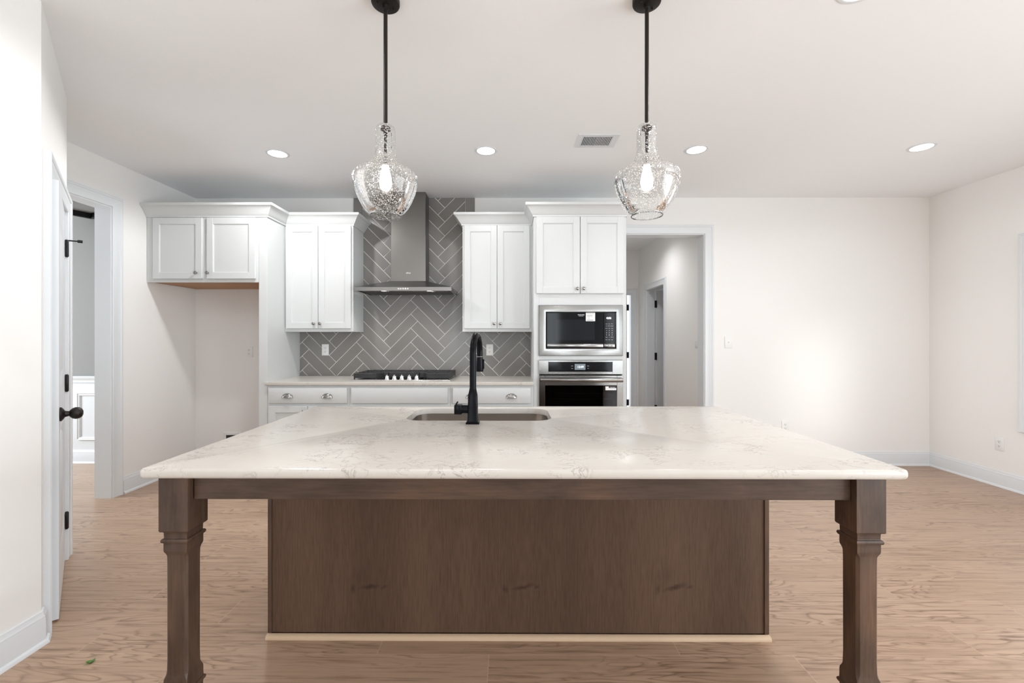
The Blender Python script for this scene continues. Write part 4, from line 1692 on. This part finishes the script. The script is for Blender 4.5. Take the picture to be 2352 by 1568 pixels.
mb.build('duct_shade_plate', M_SLOT, vt)
for k in range(19):
    mb = MB()
    xx = ix0 + 0.003 + k * 0.0115
    tlt = 0.0004 if k < 9 else -0.0024
    w_ = 0.0016 if k < 9 else 0.0019
    mb.rings([[(xx - w_ + tlt, iy0, CEIL - 0.0062), (xx + w_ + tlt, iy0, CEIL - 0.0062), (xx + w_ - tlt, iy0, CEIL - 0.0014), (xx - w_ - tlt, iy0, CEIL - 0.0014)],
              [(xx - w_ + tlt, iy1, CEIL - 0.0062), (xx + w_ + tlt, iy1, CEIL - 0.0062), (xx + w_ - tlt, iy1, CEIL - 0.0014), (xx - w_ - tlt, iy1, CEIL - 0.0014)]])
    mb.build('slat', M_TRIM, vt)


# ------------------------------------------------------------------ outlets and switches (built facing -y, base at wall plane)
def outlet(loc, label, rot=0.0):
    r = thing('power_outlet', label, 'outlet', loc, rot, group='white duplex outlets')
    mb = MB()
    mb.box(-0.036, 0.036, -0.006, -0.0004, -0.058, 0.058, 0.0025, 2)
    mb.lathe([(0.003, -0.006), (0.003, -0.0068)], (0, 0, 0), 'y', 10)
    mb.build('cover_plate', M_PLASTIC, r, local=True)
    for zz in (0.0195, -0.0195):
        mb = MB()
        P = []
        for k in range(24):
            a = 2 * pi * k / 24
            P.append((0.0165 * cos(a), max(-0.0125, min(0.0125, 0.0165 * sin(a)))))
        mb.prism(P, lambda a, b, t: (a, t, zz + b), -0.0055, -0.0078, mat=0)
        mb.box(-0.0075, -0.0050, -0.0081, -0.0076, zz - 0.002, zz + 0.008, mat=1)
        mb.box(0.0050, 0.0075, -0.0081, -0.0076, zz - 0.001, zz + 0.007, mat=1)
        mb.lathe([(0.0028, -0.0076), (0.0028, -0.0081)], (0, 0, zz - 0.0068), 'y', 10, mat=1)
        mb.build('receptacle', [M_PLASTIC, M_SLOT], r, local=True)
    return r


YTI = YB - 0.010
o1 = outlet((-1.893, YTI, 1.181), 'white outlet on gray tile left of the cooktop')
repeat(o1, (-0.202, YTI, 1.181), 'white outlet on gray tile right of the faucet')
repeat(o1, (-2.685, YB, 1.159), 'white outlet inside the shaded refrigerator alcove')
repeat(o1, (2.828, YB, 0.397), 'white outlet low on the back wall behind the island edge')
repeat(o1, (XR, 3.842, 0.374), 'white outlet low on the right wall near the window', -pi / 2)


def switch(loc, label, rot=0.0):
    r = thing('light_switch', label, 'light switch', loc, rot, group='white toggle light switches')
    mb = MB()
    mb.box(-0.038, 0.038, -0.006, -0.0004, -0.060, 0.060, 0.0025, 2)
    for zz in (0.03, -0.03):
        mb.lathe([(0.003, -0.006), (0.003, -0.0068)], (0, 0, zz), 'y', 10)
    mb.build('cover_plate', M_PLASTIC, r, local=True)
    mb = MB()
    mb.box(-0.0055, 0.0055, -0.0075, -0.0055, -0.012, 0.012)
    mb.rings([[(-0.004, -0.007, -0.004), (0.004, -0.007, -0.004), (0.004, -0.007, 0.006), (-0.004, -0.007, 0.006)],
              [(-0.0035, -0.017, 0.003), (0.0035, -0.017, 0.003), (0.0035, -0.017, 0.009), (-0.0035, -0.017, 0.009)]])
    mb.build('toggle', M_PLASTIC, r, local=True)
    return r


s1 = switch((2.248, YB, 1.258), 'white toggle switch on the back wall right of the hallway opening')
repeat(s1, (HR, 4.95, 1.255), 'white toggle switch inside the hallway on its right wall', -pi / 2)

# ice maker water box in the alcove
wb = thing('water_outlet_box', 'white recessed water box low in the refrigerator alcove', 'outlet box', (-2.86, YB, 0.24))
mb = MB()
a, b = 0.09, 0.062
mb.box(-2.86 - a, -2.86 - b, YB - 0.010, YB - 0.0005, 0.24 - a, 0.24 + a, 0.002, 1)
mb.box(-2.86 + b, -2.86 + a, YB - 0.010, YB - 0.0005, 0.24 - a, 0.24 + a, 0.002, 1)
mb.box(-2.86 - b, -2.86 + b, YB - 0.010, YB - 0.0005, 0.24 + b, 0.24 + a, 0.002, 1)
mb.box(-2.86 - b, -2.86 + b, YB - 0.010, YB - 0.0005, 0.24 - a, 0.24 - b, 0.002, 1)
mb.build('face_frame', M_PLASTIC, wb)
mb = MB()
mb.box(-2.86 - b, -2.86 + b, YB - 0.0025, YB - 0.0005, 0.24 - b, 0.24 + b)  # flat plate on the wall, dark colour in place of a shaded hollow
mb.build('recess_shade_plate', M_SLOT, wb)
mb = MB()
mb.lathe([(0.012, -0.0025), (0.012, -0.014), (0.006, -0.016)], (-2.86, YB, 0.22), 'y', 16)
mb.build('valve', M_NICKEL, wb)

# leaf scrap on the floor
lf = thing('leaf', 'small curled green leaf lying on the floor at the lower left', 'leaf', (-1.683, 1.742, 0))
mb = MB()
R = []
for i in range(11):
    s = i / 10
    w = 0.0125 * sin(pi * (0.04 + 0.92 * s)) * (1 - 0.35 * abs(sin(7 * s)))
    cx_ = -0.0145 + 0.029 * s
    ring = []
    for j in range(7):
        t = -1 + 2 * j / 6
        ring.append((cx_ * 0.6 - t * w * 0.8, cx_ * 0.8 + t * w * 0.6, 0.0008 + 0.006 * (t * t) * (0.6 + 0.4 * sin(4 * s)) + 0.004 * (2 * s - 1) ** 2 * 2))
    R.append(ring)
mb.rings(R, closed_ring=False, cap0=False, cap1=False, recalc=False)
mb.build('leaf_blade', M_LEAF, lf, local=True)
mb = MB()
mb.tube([(-0.013, -0.018, 0.004), (-0.004, -0.006, 0.0022), (0.008, 0.011, 0.004)], 0.0008, 6)
mb.build('stem', M_LEAF, lf, local=True)

# dark flush fixture seen at the top of the dining opening
df = thing('ceiling_fixture', 'black framed ceiling fixture in the dining room, top of the opening', 'ceiling light', (-3.95, 4.0, CEIL))
mb = MB()
mb.box(-4.55, -3.92, 3.90, 4.30, 2.60, 2.72, 0.004, 1)
mb.build('housing', M_GRAY, df)
mb = MB()
mb.box(-4.57, -3.90, 3.88, 3.92, 2.545, 2.60, 0.004, 1)
mb.box(-4.57, -3.90, 4.28, 4.32, 2.545, 2.60, 0.004, 1)
mb.box(-3.94, -3.90, 3.92, 4.28, 2.545, 2.60, 0.004, 1)
mb.box(-4.57, -4.53, 3.92, 4.28, 2.545, 2.60, 0.004, 1)
mb.build('frame', M_BLACK, df)
mb = MB()
mb.lathe([(0.05, CEIL - 0.0005), (0.05, 2.72)], (-4.23, 4.1, 0), n=24)
mb.build('mount', M_BLACK, df)
df.rotation_euler = (0, 0, -0.45)
